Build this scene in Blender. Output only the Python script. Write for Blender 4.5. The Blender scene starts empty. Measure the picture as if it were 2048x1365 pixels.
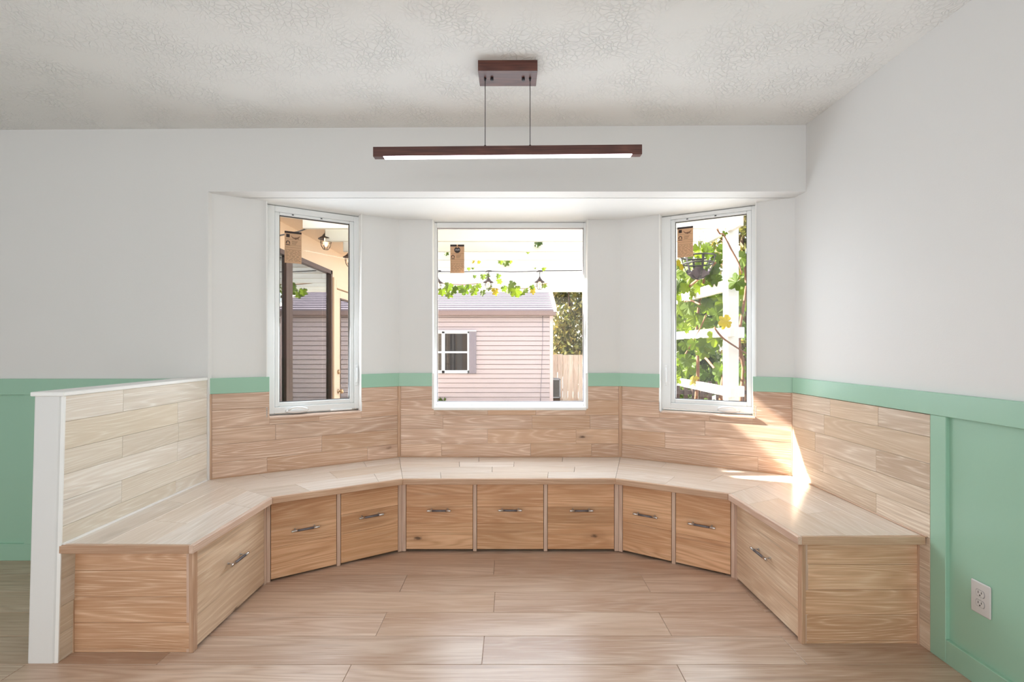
import bpy, bmesh, math, random
from mathutils import Vector, Matrix
random.seed(7)
S = bpy.context.scene
COL = S.collection

# ------------------------------------------------------------------ camera, sky, sun, added fill lights, exposure
cam = bpy.data.cameras.new('camera')
cam.sensor_width = 36.0
cam.lens = 967.0 * 36.0 / 2048.0
cam.shift_x = 2.0 / 2048.0
cam.shift_y = 13.5 / 2048.0
cam.clip_start = 0.05
cam_o = bpy.data.objects.new('camera', cam); COL.objects.link(cam_o)
cam_o.location = (0, 0, 1.30); cam_o.rotation_euler = (math.radians(90), 0, 0)
S.camera = cam_o

SUN_D = Vector((1.80, -0.68, -1.17)).normalized()        # the way the sunlight travels
W = bpy.data.worlds.new('sky'); S.world = W; W.use_nodes = True
wn = W.node_tree; wn.nodes.clear()
sky = wn.nodes.new('ShaderNodeTexSky'); sky.sky_type = 'NISHITA'; sky.sun_disc = False
sky.sun_elevation = math.asin(-SUN_D.z)
sky.sun_rotation = math.atan2(-SUN_D.x, -SUN_D.y)
sky.air_density = 1.0; sky.dust_density = 2.5; sky.ozone_density = 1.0
hs = wn.nodes.new('ShaderNodeHueSaturation'); hs.inputs['Saturation'].default_value = 0.45
bg = wn.nodes.new('ShaderNodeBackground'); bg.inputs['Strength'].default_value = 0.85
wo = wn.nodes.new('ShaderNodeOutputWorld')
wn.links.new(sky.outputs[0], hs.inputs['Color']); wn.links.new(hs.outputs[0], bg.inputs['Color'])
wn.links.new(bg.outputs[0], wo.inputs[0])

sl = bpy.data.lights.new('sun', 'SUN'); sl.energy = 38.0; sl.angle = math.radians(0.6); sl.color = (1.0, 0.94, 0.85)
so = bpy.data.objects.new('sun', sl); COL.objects.link(so)
so.rotation_euler = SUN_D.to_track_quat('-Z', 'Y').to_euler()
so.location = (-12, 10, 12)


def area(name, loc, target, sx, sy, power, color=(1, 1, 1)):
    l = bpy.data.lights.new(name, 'AREA'); l.shape = 'RECTANGLE'; l.size = sx; l.size_y = sy
    l.energy = power; l.color = color
    o = bpy.data.objects.new(name, l); COL.objects.link(o); o.location = loc
    o.rotation_euler = (Vector(target) - Vector(loc)).to_track_quat('-Z', 'Y').to_euler()
    return o


# added fill lights: just inside the bay panes, behind the camera and far left
LCOL = (0.80, 0.90, 1.0)
area('daylight_fill_middle', (0.0, 3.68, 1.38), (0.0, 0, 0.9), 1.10, 0.95, 15.5, LCOL)
area('daylight_fill_left', (-1.365, 3.385, 1.48), (-0.85, 2.528, 1.38), 0.46, 1.06, 6.6, LCOL)
area('daylight_fill_right', (1.395, 3.40, 1.48), (0.92, 2.52, 1.38), 0.46, 1.06, 6.6, LCOL)
area('fill_rear', (-1.3, -3.55, 1.30), (-1.3, 0, 1.30), 6.0, 2.3, 86, (1.0, 0.98, 0.975))
area('fill_left', (-4.55, -2.0, 1.30), (0, -1.4, 1.30), 2.6, 2.2, 24, (0.86, 0.93, 1.0))
# upward fill light added behind the camera to brighten the ceiling
area('fill_ceiling', (-0.7, -1.7, 1.55), (-0.7, -1.72, 3.0), 1.6, 1.2, 34, (0.86, 0.93, 1.0))

vs = S.view_settings
vs.view_transform = 'Standard'; vs.look = 'None'; vs.gamma = 1.0; vs.use_curve_mapping = False
vs.exposure = 0.0
S.cycles.use_denoising = True
S.cycles.max_bounces = 10; S.cycles.diffuse_bounces = 6; S.cycles.glossy_bounces = 4
S.cycles.transparent_max_bounces = 12; S.cycles.transmission_bounces = 6
S.cycles.sample_clamp_indirect = 6.0
S.cycles.caustics_reflective = False; S.cycles.caustics_refractive = False


# ------------------------------------------------------------------ materials
def srgb(r, g, b):
    f = lambda c: (c / 255 / 12.92) if c / 255 <= 0.04045 else ((c / 255 + 0.055) / 1.055) ** 2.4
    return (f(r), f(g), f(b), 1.0)


class NT:
    def __init__(self, name):
        self.m = bpy.data.materials.new(name); self.m.use_nodes = True
        self.t = self.m.node_tree; self.t.nodes.clear()

    def n(self, typ, **kw):
        nd = self.t.nodes.new('ShaderNode' + typ)
        for k, v in kw.items():
            if k.startswith('i_'):
                key = k[2:].replace('_', ' ')
                key = int(key) if key.isdigit() else key
                if hasattr(v, 'is_linked') or isinstance(v, bpy.types.NodeSocket):
                    self.t.links.new(v, nd.inputs[key])
                else:
                    nd.inputs[key].default_value = v
            else:
                setattr(nd, k, v)
        return nd

    def math(self, op, a, b=0.0, c=None, clamp=False):
        nd = self.t.nodes.new('ShaderNodeMath'); nd.operation = op; nd.use_clamp = clamp
        for i, v in enumerate((a, b, c)):
            if v is None: continue
            if isinstance(v, bpy.types.NodeSocket): self.t.links.new(v, nd.inputs[i])
            else: nd.inputs[i].default_value = v
        return nd.outputs[0]

    def mix(self, f, a, b, bt='MIX'):
        nd = self.t.nodes.new('ShaderNodeMix'); nd.data_type = 'RGBA'; nd.blend_type = bt
        for k, v in ((0, f), (6, a), (7, b)):
            if isinstance(v, bpy.types.NodeSocket): self.t.links.new(v, nd.inputs[k])
            else: nd.inputs[k].default_value = v
        return nd.outputs[2]

    def ramp(self, f, p0, p1, c0=(0, 0, 0, 1), c1=(1, 1, 1, 1)):
        nd = self.t.nodes.new('ShaderNodeValToRGB')
        nd.color_ramp.elements[0].position = p0; nd.color_ramp.elements[1].position = p1
        nd.color_ramp.elements[0].color = c0; nd.color_ramp.elements[1].color = c1
        self.t.links.new(f, nd.inputs[0])
        return nd.outputs[0]

    def out(self, sh):
        o = self.t.nodes.new('ShaderNodeOutputMaterial'); self.t.links.new(sh, o.inputs[0])
        return self.m

    def bsdf(self, color, rough, bump=None, strength=0.2, dist=0.002, metal=0.0, spec=0.5):
        b = self.n('BsdfPrincipled')
        for k, v in (('Base Color', color), ('Roughness', rough), ('Metallic', metal), ('Specular IOR Level', spec)):
            if isinstance(v, bpy.types.NodeSocket): self.t.links.new(v, b.inputs[k])
            else: b.inputs[k].default_value = v
        if bump is not None:
            bp = self.n('Bump', i_Strength=strength, i_Distance=dist, i_Height=bump)
            self.t.links.new(bp.outputs[0], b.inputs['Normal'])
        return b.outputs[0]


def plain(name, col, rough=0.5, metal=0.0, noise=0.04, scale=40.0, spec=0.5):
    t = NT(name)
    tc = t.n('TexCoord')
    nz = t.n('TexNoise', i_Vector=tc.outputs['Object'], i_Scale=scale, i_Detail=3.0)
    k = t.math('MULTIPLY_ADD', nz.outputs['Fac'], 2 * noise, 1 - noise)
    hsv = t.n('HueSaturation', i_Color=col, i_Value=k)
    return t.out(t.bsdf(hsv.outputs[0], rough, nz.outputs['Fac'], 0.05, 0.001, metal, spec))


def paint(name, col, rough=0.55, bump=0.12, scale=160.0):
    t = NT(name)
    g = t.n('NewGeometry')
    nz = t.n('TexNoise', i_Vector=g.outputs['Position'], i_Scale=scale, i_Detail=2.0)
    n2 = t.n('TexNoise', i_Vector=g.outputs['Position'], i_Scale=1.3, i_Detail=2.0)
    k = t.math('MULTIPLY_ADD', n2.outputs['Fac'], 0.03, 0.985)
    hsv = t.n('HueSaturation', i_Color=col, i_Value=k)
    return t.out(t.bsdf(hsv.outputs[0], rough, nz.outputs['Fac'], bump, 0.002))


def wood(name, base, light, dark, rough=0.42, ring=34.0, ringamt=0.5, limed=0.35, knots=0.55, var=0.10, gold=None, goldamt=0.0,
         streak=0.0, spec=0.5):
    """plank wood: UVs are metres, u along the grain; every plank object gets its own offset and tint"""
    t = NT(name)
    uv = t.n('UVMap')
    oi = t.n('ObjectInfo')
    rnd = oi.outputs['Random']
    sep = t.n('SeparateXYZ', i_Vector=uv.outputs[0])
    u0 = t.math('MULTIPLY_ADD', rnd, 97.3, sep.outputs[0])
    v0 = t.math('MULTIPLY_ADD', t.math('FRACT', t.math('MULTIPLY', rnd, 71.7)), 53.1, sep.outputs[1])

    def vec(su, sv, w=0.0):
        c = t.n('CombineXYZ', i_X=t.math('MULTIPLY', u0, su), i_Y=t.math('MULTIPLY', v0, sv), i_Z=w)
        return c.outputs[0]
    n1 = t.n('TexNoise', i_Vector=vec(0.62, 6.4), i_Scale=1.0, i_Detail=1.6, i_Roughness=0.45)
    rings = t.math('SINE', t.math('MULTIPLY', n1.outputs['Fac'], ring * 4.6))
    rings = t.math('MULTIPLY_ADD', rings, 0.5, 0.5)
    fib = t.n('TexNoise', i_Vector=vec(5.0, 230.0), i_Scale=1.0, i_Detail=2.0, i_Roughness=0.6)
    big = t.n('TexNoise', i_Vector=vec(0.8, 4.0, 3.0), i_Scale=1.0, i_Detail=2.0)
    stk = t.n('TexNoise', i_Vector=vec(0.9, 26.0, 9.0), i_Scale=1.0, i_Detail=3.0, i_Roughness=0.6)
    c = t.mix(t.ramp(big.outputs['Fac'], 0.32, 0.68), dark, base)
    lines = t.math('MULTIPLY', t.math('POWER', rings, 5.0), t.ramp(fib.outputs['Fac'], 0.38, 0.62))
    c = t.mix(t.math('MULTIPLY', lines, limed), c, light)
    dl = t.math('MULTIPLY', t.math('POWER', t.math('SUBTRACT', 1.0, rings), 2.5), ringamt * 0.75)
    c = t.mix(dl, c, dark)
    c = t.mix(t.math('MULTIPLY', t.ramp(fib.outputs['Fac'], 0.5, 0.72), 0.40), c, light)
    c = t.mix(t.math('MULTIPLY', t.ramp(fib.outputs['Fac'], 0.28, 0.46, (1, 1, 1, 1), (0, 0, 0, 1)), 0.35), c, dark)
    if streak:
        c = t.mix(t.math('MULTIPLY', t.ramp(stk.outputs['Fac'], 0.56, 0.74), streak), c, tuple(x * 0.55 for x in dark[:3]) + (1,))
    if gold is not None:
        r2 = t.math('FRACT', t.math('MULTIPLY', rnd, 137.77))
        c = t.mix(t.math('MULTIPLY', t.ramp(r2, 0.45, 1.0), goldamt), c, gold)
    # knots: few, elongated, dark in the middle with a bent halo
    vo = t.n('TexVoronoi', i_Vector=vec(1.9, 4.6, 5.0), i_Scale=1.0)
    kn = t.n('TexNoise', i_Vector=vec(22.0, 60.0), i_Scale=1.0, i_Detail=2.0)
    sc = t.n('SeparateColor', i_Color=vo.outputs['Color'])
    gate = t.math('GREATER_THAN', sc.outputs[0], 1.0 - knots * 0.5)
    d = t.math('MULTIPLY_ADD', kn.outputs['Fac'], 0.10, vo.outputs['Distance'])
    core = t.math('MULTIPLY', t.ramp(d, 0.075, 0.115, (1, 1, 1, 1), (0, 0, 0, 1)), gate)
    halo = t.math('MULTIPLY', t.ramp(d, 0.09, 0.24, (1, 1, 1, 1), (0, 0, 0, 1)), gate)
    c = t.mix(t.math('MULTIPLY', halo, 0.45), c, tuple(x * 0.75 for x in dark[:3]) + (1,))
    c = t.mix(t.math('MULTIPLY', core, 0.85), c, srgb(84, 62, 48))
    val = t.math('MULTIPLY_ADD', rnd, 2 * var, 1 - var)
    hsv = t.n('HueSaturation', i_Color=c, i_Value=val)
    rg = t.math('MULTIPLY_ADD', fib.outputs['Fac'], 0.14, rough - 0.07)
    h = t.math('MULTIPLY_ADD', rings, 0.25, fib.outputs['Fac'])
    return t.out(t.bsdf(hsv.outputs[0], rg, h, 0.10, 0.0006, 0.0, spec))


def ceiling_mat():
    t = NT('stomped ceiling paint')
    g = t.n('NewGeometry')
    nz = t.n('TexNoise', i_Vector=g.outputs['Position'], i_Scale=9.0, i_Detail=1.5)
    off = t.n('VectorMath', operation='SCALE', i_0=nz.outputs['Color']); off.inputs['Scale'].default_value = 0.10
    p = t.n('VectorMath', operation='ADD', i_0=g.outputs['Position'], i_1=off.outputs[0])
    v = t.n('TexVoronoi', i_Vector=p.outputs[0], i_Scale=38.0); v.feature = 'DISTANCE_TO_EDGE'
    r = t.ramp(v.outputs['Distance'], 0.0, 0.13, (1, 1, 1, 1), (0, 0, 0, 1))
    msk = t.n('TexNoise', i_Vector=g.outputs['Position'], i_Scale=3.4, i_Detail=3.0)
    h = t.math('MULTIPLY', r, t.ramp(msk.outputs['Fac'], 0.36, 0.60))
    fine = t.n('TexNoise', i_Vector=g.outputs['Position'], i_Scale=120.0, i_Detail=2.0)
    h = t.math('MULTIPLY_ADD', fine.outputs['Fac'], 0.30, h)
    return t.out(t.bsdf(srgb(234, 233, 230), 0.8, h, 0.62, 0.0048))


def glass_mat(name, refl=1.0, base=0.02, tint=(1, 1, 1, 1)):
    t = NT(name)
    tr = t.n('BsdfTransparent', i_Color=tint)
    gl = t.n('BsdfGlossy', i_Color=(1, 1, 1, 1), i_Roughness=0.0)
    lw = t.n('LayerWeight', i_Blend=0.5)        # Schlick's curve, the same on both faces of the thin pane
    f5 = t.math('POWER', lw.outputs['Facing'], 5.0)
    f = t.math('MULTIPLY_ADD', t.math('MULTIPLY_ADD', f5, 0.94, 0.04), refl, base, clamp=True)
    mx = t.n('MixShader', i_0=f, i_1=tr.outputs[0], i_2=gl.outputs[0])
    return t.out(mx.outputs[0])


def leaf_mat(name, c0, c1, c2, trans=0.5):
    t = NT(name)
    oi = t.n('ObjectInfo'); g = t.n('NewGeometry')
    nz = t.n('TexNoise', i_Vector=g.outputs['Position'], i_Scale=2.6, i_Detail=2.0)
    rp = t.n('MapRange', i_Value=g.outputs['Random Per Island'])
    r = t.math('FRACT', t.math('ADD', oi.outputs['Random'], rp.outputs[0]))
    c = t.mix(r, c0, c1)
    c = t.mix(t.math('MULTIPLY', t.ramp(nz.outputs['Fac'], 0.45, 0.75), 0.6), c, c2)
    df = t.n('BsdfPrincipled', i_Roughness=0.45); t.t.links.new(c, df.inputs['Base Color'])
    tl = t.n('BsdfTranslucent'); t.t.links.new(c, tl.inputs['Color'])
    mx = t.n('MixShader', i_0=trans, i_1=df.outputs[0], i_2=tl.outputs[0])
    return t.out(mx.outputs[0])


def emit(name, col, strength):
    t = NT(name)
    e = t.n('Emission', i_Color=col, i_Strength=strength)
    return t.out(e.outputs[0])


M = {}
M['wall'] = paint('warm white wall paint', srgb(224, 223, 221), 0.6)
M['trimwhite'] = paint('white trim paint', srgb(240, 239, 236), 0.35, 0.04)
M['soffit'] = paint('soffit white paint', srgb(236, 236, 234), 0.6)
M['green'] = paint('sage green paint', srgb(156, 196, 173), 0.32, 0.06)
M['ceiling'] = ceiling_mat()
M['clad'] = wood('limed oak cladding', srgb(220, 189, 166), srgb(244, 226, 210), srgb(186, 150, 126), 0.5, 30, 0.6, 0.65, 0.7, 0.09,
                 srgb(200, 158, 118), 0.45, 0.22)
M['cladlit'] = wood('oak cladding, paler boards', srgb(220, 202, 182), srgb(242, 231, 216), srgb(194, 170, 146), 0.5, 30, 0.6, 0.65, 0.5, 0.08,
                 srgb(206, 178, 142), 0.4, 0.25)  # same wood as the bay; glancing window light is put into the colour
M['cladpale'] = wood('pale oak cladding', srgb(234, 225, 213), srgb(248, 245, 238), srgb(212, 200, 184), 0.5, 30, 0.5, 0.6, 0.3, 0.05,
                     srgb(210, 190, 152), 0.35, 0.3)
M['top'] = wood('pale oak seat boards', srgb(228, 217, 206), srgb(244, 240, 234), srgb(208, 193, 178), 0.18, 24, 0.4, 0.4, 0.5, 0.06,
                srgb(208, 180, 150), 0.3, 0.25, 0.6)
M['drawer'] = wood('oiled oak drawer fronts', srgb(236, 190, 150), srgb(248, 216, 182), srgb(190, 138, 98), 0.42, 24, 0.7, 0.3, 0.8, 0.07,
                   srgb(196, 158, 118), 0.3, 0.4)
M['edge'] = wood('oak edging', srgb(204, 168, 140), srgb(228, 200, 174), srgb(180, 142, 114), 0.36, 20, 0.4, 0.4, 0.0, 0.04)
M['post'] = wood('pale oak posts', srgb(216, 188, 168), srgb(236, 216, 200), srgb(198, 166, 146), 0.42, 20, 0.4, 0.4, 0.0, 0.04)
M['floor'] = wood('plank floor', srgb(212, 188, 168), srgb(230, 212, 196), srgb(178, 144, 120), 0.30, 18, 0.7, 0.3, 0.05, 0.06,
                  srgb(200, 170, 142), 0.3, 0.42, 0.6)
M['walnut'] = wood('walnut', srgb(104, 62, 52), srgb(130, 84, 70), srgb(70, 40, 36), 0.38, 26, 0.8, 0.3, 0.0, 0.03, None, 0, 0.3)
M['dark'] = plain('dark cabinet inside', srgb(46, 30, 22), 0.8)
M['steel'] = plain('brushed nickel', srgb(205, 200, 196), 0.28, 1.0, 0.02)
M['grip'] = plain('knurled grey grip', srgb(128, 124, 128), 0.42, 0.7, 0.12, 900)
M['vinyl'] = plain('white vinyl', srgb(236, 238, 238), 0.35, 0, 0.01)
M['gasket'] = plain('dark gasket', srgb(52, 50, 50), 0.5)
M['glass'] = glass_mat('window glass', 0.35, 0.0)
M['doorglass'] = glass_mat('reflective door glass', 2.0, 0.10, (0.75, 0.77, 0.76, 1))
M['led'] = emit('led diffuser', (1.0, 0.86, 0.98, 1), 7.0)
t_ = NT('kraft label paper')
_d = t_.n('BsdfDiffuse', i_Color=srgb(220, 188, 156)); _t = t_.n('BsdfTranslucent', i_Color=srgb(220, 188, 156))
M['kraft'] = t_.out(t_.n('MixShader', i_0=0.35, i_1=_d.outputs[0], i_2=_t.outputs[0]).outputs[0])
M['ink'] = plain('label ink', srgb(44, 28, 24), 0.6)
M['inkbrown'] = plain('brown label ink', srgb(120, 88, 66), 0.6)
M['plate'] = plain('grey outlet plate', srgb(206, 203, 200), 0.4, 0, 0.01)
M['slot'] = plain('outlet slots', srgb(28, 26, 26), 0.6)
M['bronze'] = plain('oil rubbed bronze', srgb(66, 50, 44), 0.4, 0.5, 0.1, 60)
M['bulb'] = emit('warm bulb', (1.0, 0.72, 0.42, 1), 3.0)
M['black'] = plain('black metal', srgb(44, 42, 46), 0.5, 0.2)
M['cord'] = plain('dark cord', srgb(52, 44, 42), 0.6)
M['pergola'] = paint('white pergola paint', srgb(230, 228, 218), 0.55, 0.05, 60)
M['cream'] = paint('cream house paint', srgb(218, 194, 168), 0.6, 0.1, 90)
M['brown'] = plain('brown door frame', srgb(74, 48, 38), 0.4, 0, 0.1)
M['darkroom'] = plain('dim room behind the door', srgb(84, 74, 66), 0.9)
M['siding'] = paint('pinkish white siding', srgb(174, 160, 160), 0.5, 0.05, 80)
M['sidetrim'] = paint('siding trim', srgb(196, 176, 174), 0.5, 0.05, 80)
M['gutter'] = plain('grey brown gutter', srgb(128, 106, 100), 0.45)
M['roof'] = plain('pale metal roof', srgb(122, 112, 120), 0.5, 0, 0.06, 12)
M['shutter'] = plain('grey shutter', srgb(122, 114, 122), 0.6, 0, 0.05)
M['shedglass'] = glass_mat('shed window glass', 1.4, 0.06, (0.5, 0.5, 0.5, 1))
M['fence'] = wood('weathered fence boards', srgb(244, 222, 200), srgb(252, 242, 228), srgb(216, 176, 146), 0.7, 14, 0.6, 0.2, 0.3, 0.08, None, 0, 0.5)  # boards stand in shade; sunlight is painted in as a paler colour
M['darkfence'] = plain('dark picket', srgb(70, 52, 44), 0.7)
M['bark'] = plain('vine bark', srgb(122, 84, 60), 0.8, 0, 0.25, 60)
M['trunk'] = plain('tree bark', srgb(86, 66, 52), 0.85, 0, 0.2, 30)
M['vineleaf'] = leaf_mat('grape leaf', srgb(74, 96, 18), srgb(104, 122, 24), srgb(56, 84, 30), 0.55)
M['yellowleaf'] = leaf_mat('yellow grape leaf', srgb(150, 138, 22), srgb(164, 146, 30), srgb(140, 112, 30), 0.55)
M['treeleaf'] = leaf_mat('tree leaf', srgb(66, 80, 26), srgb(118, 110, 44), srgb(142, 108, 58), 0.3)
M['hedgeleaf'] = leaf_mat('hedge leaf', srgb(66, 90, 24), srgb(100, 118, 36), srgb(56, 78, 36), 0.45)
M['ground'] = plain('pale ground', srgb(200, 192, 180), 0.95, 0, 0.25, 9)
M['stucco'] = paint('outside wall paint', srgb(236, 214, 188), 0.7, 0.1, 70)
M['ac'] = plain('grey metal', srgb(150, 148, 150), 0.5, 0.3)
M['acgrille'] = plain('dark grille', srgb(70, 62, 54), 0.6)
M['liner'] = plain('dark basket liner', srgb(84, 76, 82), 0.9, 0, 0.3, 90)
M['brass'] = plain('aged brass knob', srgb(190, 160, 128), 0.25, 1.0)


# ------------------------------------------------------------------ geometry helpers
class Bld:
    def __init__(self):
        self.bm = bmesh.new(); self.uv = self.bm.loops.layers.uv.new('UVMap'); self.mi = 0

    def _uv(self, faces, g):
        g = Vector(g).normalized()
        for f in faces:
            f.normal_update(); n = f.normal
            if abs(n.dot(g)) > 0.8:
                a = g.orthogonal().normalized(); b = g.cross(a)
            else:
                a = g; b = n.cross(g).normalized()
            for l in f.loops:
                l[self.uv].uv = (l.vert.co.dot(a), l.vert.co.dot(b) + 0.37 * l.vert.co.dot(n))
            f.material_index = self.mi

    def solid(self, v8, g=(1, 0, 0), bev=0.0):
        vs_ = [self.bm.verts.new(v) for v in v8]
        q = [(3, 2, 1, 0), (4, 5, 6, 7), (0, 1, 5, 4), (1, 2, 6, 5), (2, 3, 7, 6), (3, 0, 4, 7)]
        fs = [self.bm.faces.new([vs_[i] for i in k]) for k in q]
        bmesh.ops.recalc_face_normals(self.bm, faces=fs)
        if bev > 0:
            es = list({e for f in fs for e in f.edges})
            r = bmesh.ops.bevel(self.bm, geom=es, offset=bev, segments=1, affect='EDGES', profile=0.5)
            fs = list({f for v in r['verts'] for f in v.link_faces} | {f for f in fs if f.is_valid})
        self._uv(fs, g)
        return self

    def box(self, x0, x1, y0, y1, z0, z1, g=(1, 0, 0), bev=0.0):
        x0, x1 = sorted((x0, x1)); y0, y1 = sorted((y0, y1)); z0, z1 = sorted((z0, z1))
        return self.solid([(x0, y0, z0), (x1, y0, z0), (x1, y1, z0), (x0, y1, z0),
                           (x0, y0, z1), (x1, y0, z1), (x1, y1, z1), (x0, y1, z1)], g, bev)

    def prism(self, pts, z0, z1, g=(1, 0, 0), bev=0.0):
        n = len(pts)
        a = [self.bm.verts.new((p[0], p[1], z0)) for p in pts]; b = [self.bm.verts.new((p[0], p[1], z1)) for p in pts]
        fs = [self.bm.faces.new(a[::-1]), self.bm.faces.new(b)]
        for i in range(n):
            fs.append(self.bm.faces.new((a[i], a[(i + 1) % n], b[(i + 1) % n], b[i])))
        bmesh.ops.recalc_face_normals(self.bm, faces=fs)
        if bev > 0:
            es = list({e for f in fs for e in f.edges})
            r = bmesh.ops.bevel(self.bm, geom=es, offset=bev, segments=1, affect='EDGES', profile=0.5)
            fs = list({f for v in r['verts'] for f in v.link_faces} | {f for f in fs if f.is_valid})
        self._uv(fs, g)
        return self

    def tube(self, pts, r, seg=8, cap=True, smooth=True):
        pts = [Vector(p) for p in pts]; rings = []
        rr = r if isinstance(r, (list, tuple)) else [r] * len(pts)
        up = None
        for i, p in enumerate(pts):
            d = (pts[min(i + 1, len(pts) - 1)] - pts[max(i - 1, 0)]).normalized()
            if up is None: up = d.orthogonal().normalized()
            up = (up - d * up.dot(d)).normalized(); s = d.cross(up)
            rings.append([self.bm.verts.new(p + rr[i] * (math.cos(k * 2 * math.pi / seg) * up + math.sin(k * 2 * math.pi / seg) * s))
                          for k in range(seg)])
        fs = []
        for i in range(len(rings) - 1):
            for k in range(seg):
                fs.append(self.bm.faces.new((rings[i][k], rings[i][(k + 1) % seg], rings[i + 1][(k + 1) % seg], rings[i + 1][k])))
        for f in fs: f.smooth = smooth
        if cap:
            fs.append(self.bm.faces.new(rings[0][::-1])); fs.append(self.bm.faces.new(rings[-1]))
        for f in fs: f.material_index = self.mi
        return self

    def lathe(self, prof, seg=16, center=(0, 0, 0), cap=True):
        c = Vector(center); rings = []
        for r, z in prof:
            rings.append([self.bm.verts.new(c + Vector((r * math.cos(k * 2 * math.pi / seg), r * math.sin(k * 2 * math.pi / seg), z)))
                          for k in range(seg)])
        for i in range(len(rings) - 1):
            for k in range(seg):
                f = self.bm.faces.new((rings[i][k], rings[i][(k + 1) % seg], rings[i + 1][(k + 1) % seg], rings[i + 1][k]))
                f.smooth = True; f.material_index = self.mi
        if cap:
            f = self.bm.faces.new(rings[0][::-1]); f.material_index = self.mi
            f = self.bm.faces.new(rings[-1]); f.material_index = self.mi
        return self

    def obj(self, name, mats, parent=None, loc=None, rz=None):
        me = bpy.data.meshes.new(name)
        bmesh.ops.recalc_face_normals(self.bm, faces=self.bm.faces[:])
        self.bm.to_mesh(me); self.bm.free()
        for m in (mats if isinstance(mats, (list, tuple)) else [mats]): me.materials.append(m)
        o = bpy.data.objects.new(name, me); COL.objects.link(o)
        if parent is not None: o.parent = parent
        if loc is not None: o.location = loc
        if rz is not None: o.rotation_euler = (0, 0, rz)
        return o


def tag(o, label=None, cat=None, group=None, kind=None):
    if label: o['label'] = label
    if cat: o['category'] = cat
    if group: o['group'] = group
    if kind: o['kind'] = kind
    return o


def thing(name, label, cat, loc=(0, 0, 0), rz=0.0, group=None):
    o = bpy.data.objects.new(name, None); COL.objects.link(o); o.location = loc; o.rotation_euler = (0, 0, rz)
    o.empty_display_size = 0.1
    return tag(o, label, cat, group)


def struct(o, label=None): return tag(o, label, None, None, 'structure')


def B(): return Bld()


def lerp(a, b, t): return a + (b - a) * t


# ------------------------------------------------------------------ the room: key measures in metres
XR, XL_END = 1.790, -4.60            # face of the right-hand boards; far left wall
YB = 2.970                           # the back wall around the bay opening
BL, CL, CR, BR = (-1.865, 2.99), (-0.835, 3.61), (0.816, 3.61), (1.800, 3.08)
ZS = 2.260                           # bay soffit
RAIL0, RAIL1 = 1.0125, 1.110         # green chair rail
SEAT, SEAT_T = 0.484, 0.034


def zceil(x): return 2.6587 + 0.00626 * x


# floor: planks laid left to right, every other row shifted
fl = struct(B().box(-4.7, 2.1, -3.7, 3.75, -0.06, -0.006, (1, 0, 0)).obj('floor', M['floor']), 'pale brown plank floor')
PL, PW = 1.335, 0.196
for r in range(-1, 6):
    y0 = 1.787 + r * PW; y1 = y0 + PW
    if y1 > 3.12: y1 = 3.12
    ph = -0.655 if r % 2 == 0 else -0.10
    if r == 1: ph = -0.12
    if r == 2: ph = -0.61
    if r == 3: ph = -0.085
    if r == 4: ph = -0.593
    x = ph - PL * 3
    while x < 1.81:
        a, b = max(x, -4.4), min(x + PL, 1.812)
        if b - a > 0.02 and y1 - y0 > 0.01:
            B().box(a + 0.0008, b - 0.0008, y0 + 0.0008, y1 - 0.0008, -0.006, 0.0, (1, 0, 0), 0.0012).obj('plank', M['floor'], fl)
        x += PL

ce = B()
x0, x1 = -4.75, 1.95
ce.solid([(x0, -3.7, zceil(x0)), (x1, -3.7, zceil(x1)), (x1, 3.2, zceil(x1)), (x0, 3.2, zceil(x0)),
          (x0, -3.7, 2.82), (x1, -3.7, 2.82), (x1, 3.2, 2.82), (x0, 3.2, 2.82)])
struct(ce.obj('ceiling', M['ceiling']), 'textured white ceiling')

# unseen pale floor added behind the camera for neutral bounce light
B().box(-4.6, 1.81, -3.6, 0.9, -0.008, 0.004).obj('bounce_floor', plain('pale carpet', srgb(190, 192, 197), 0.95), fl)

# back wall: left part and the header over the bay
wb = B()
wb.box(-4.72, -1.861, YB, YB + 0.13, -0.06, 2.74)
wb.box(-1.861, 1.93, YB, YB + 0.13, ZS, 2.74)
wback = struct(wb.obj('wall_back', M['wall']), 'white back wall with the header over the bay')
# right wall
wright = struct(B().box(1.812, 1.94, -3.7, 3.22, -0.06, 2.74).obj('wall_right', M['wall']), 'white right wall above green wainscot')
# left wall and rear wall (both outside the view)
struct(B().box(-4.72, -4.60, -3.7, 3.0, 0, 2.7).obj('wall_left', M['wall']))
struct(B().box(-4.72, 1.94, -3.72, -3.6, 0, 2.7).obj('wall_front', M['wall']))

# soffit of the bay, with the bay roof over it
cxm = lambda p, dx, dy: (p[0] + dx, p[1] + dy)
sof = B()
sof.prism([(-1.99, YB + 0.125), (1.92, YB + 0.125), cxm(BR, 0.10, 0.16), cxm(CR, 0.06, 0.20), cxm(CL, -0.06, 0.20), cxm(BL, -0.11, 0.15)],
          ZS, ZS + 0.05)
struct(sof.obj('trim_1', M['soffit']), 'white soffit of the bay')
br = B()
br.prism([(-2.15, YB + 0.10), (2.06, YB + 0.10), cxm(BR, 0.24, 0.30), cxm(CR, 0.12, 0.355), cxm(CL, -0.12, 0.355), cxm(BL, -0.26, 0.28)],
         ZS + 0.05, ZS + 0.16)
struct(br.obj('roof', M['pergola']), 'eave over the bay window')


def wall_frame(o, e):
    d = Vector((e[0] - o[0], e[1] - o[1])); return d.length, math.atan2(d.y, d.x)


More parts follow.
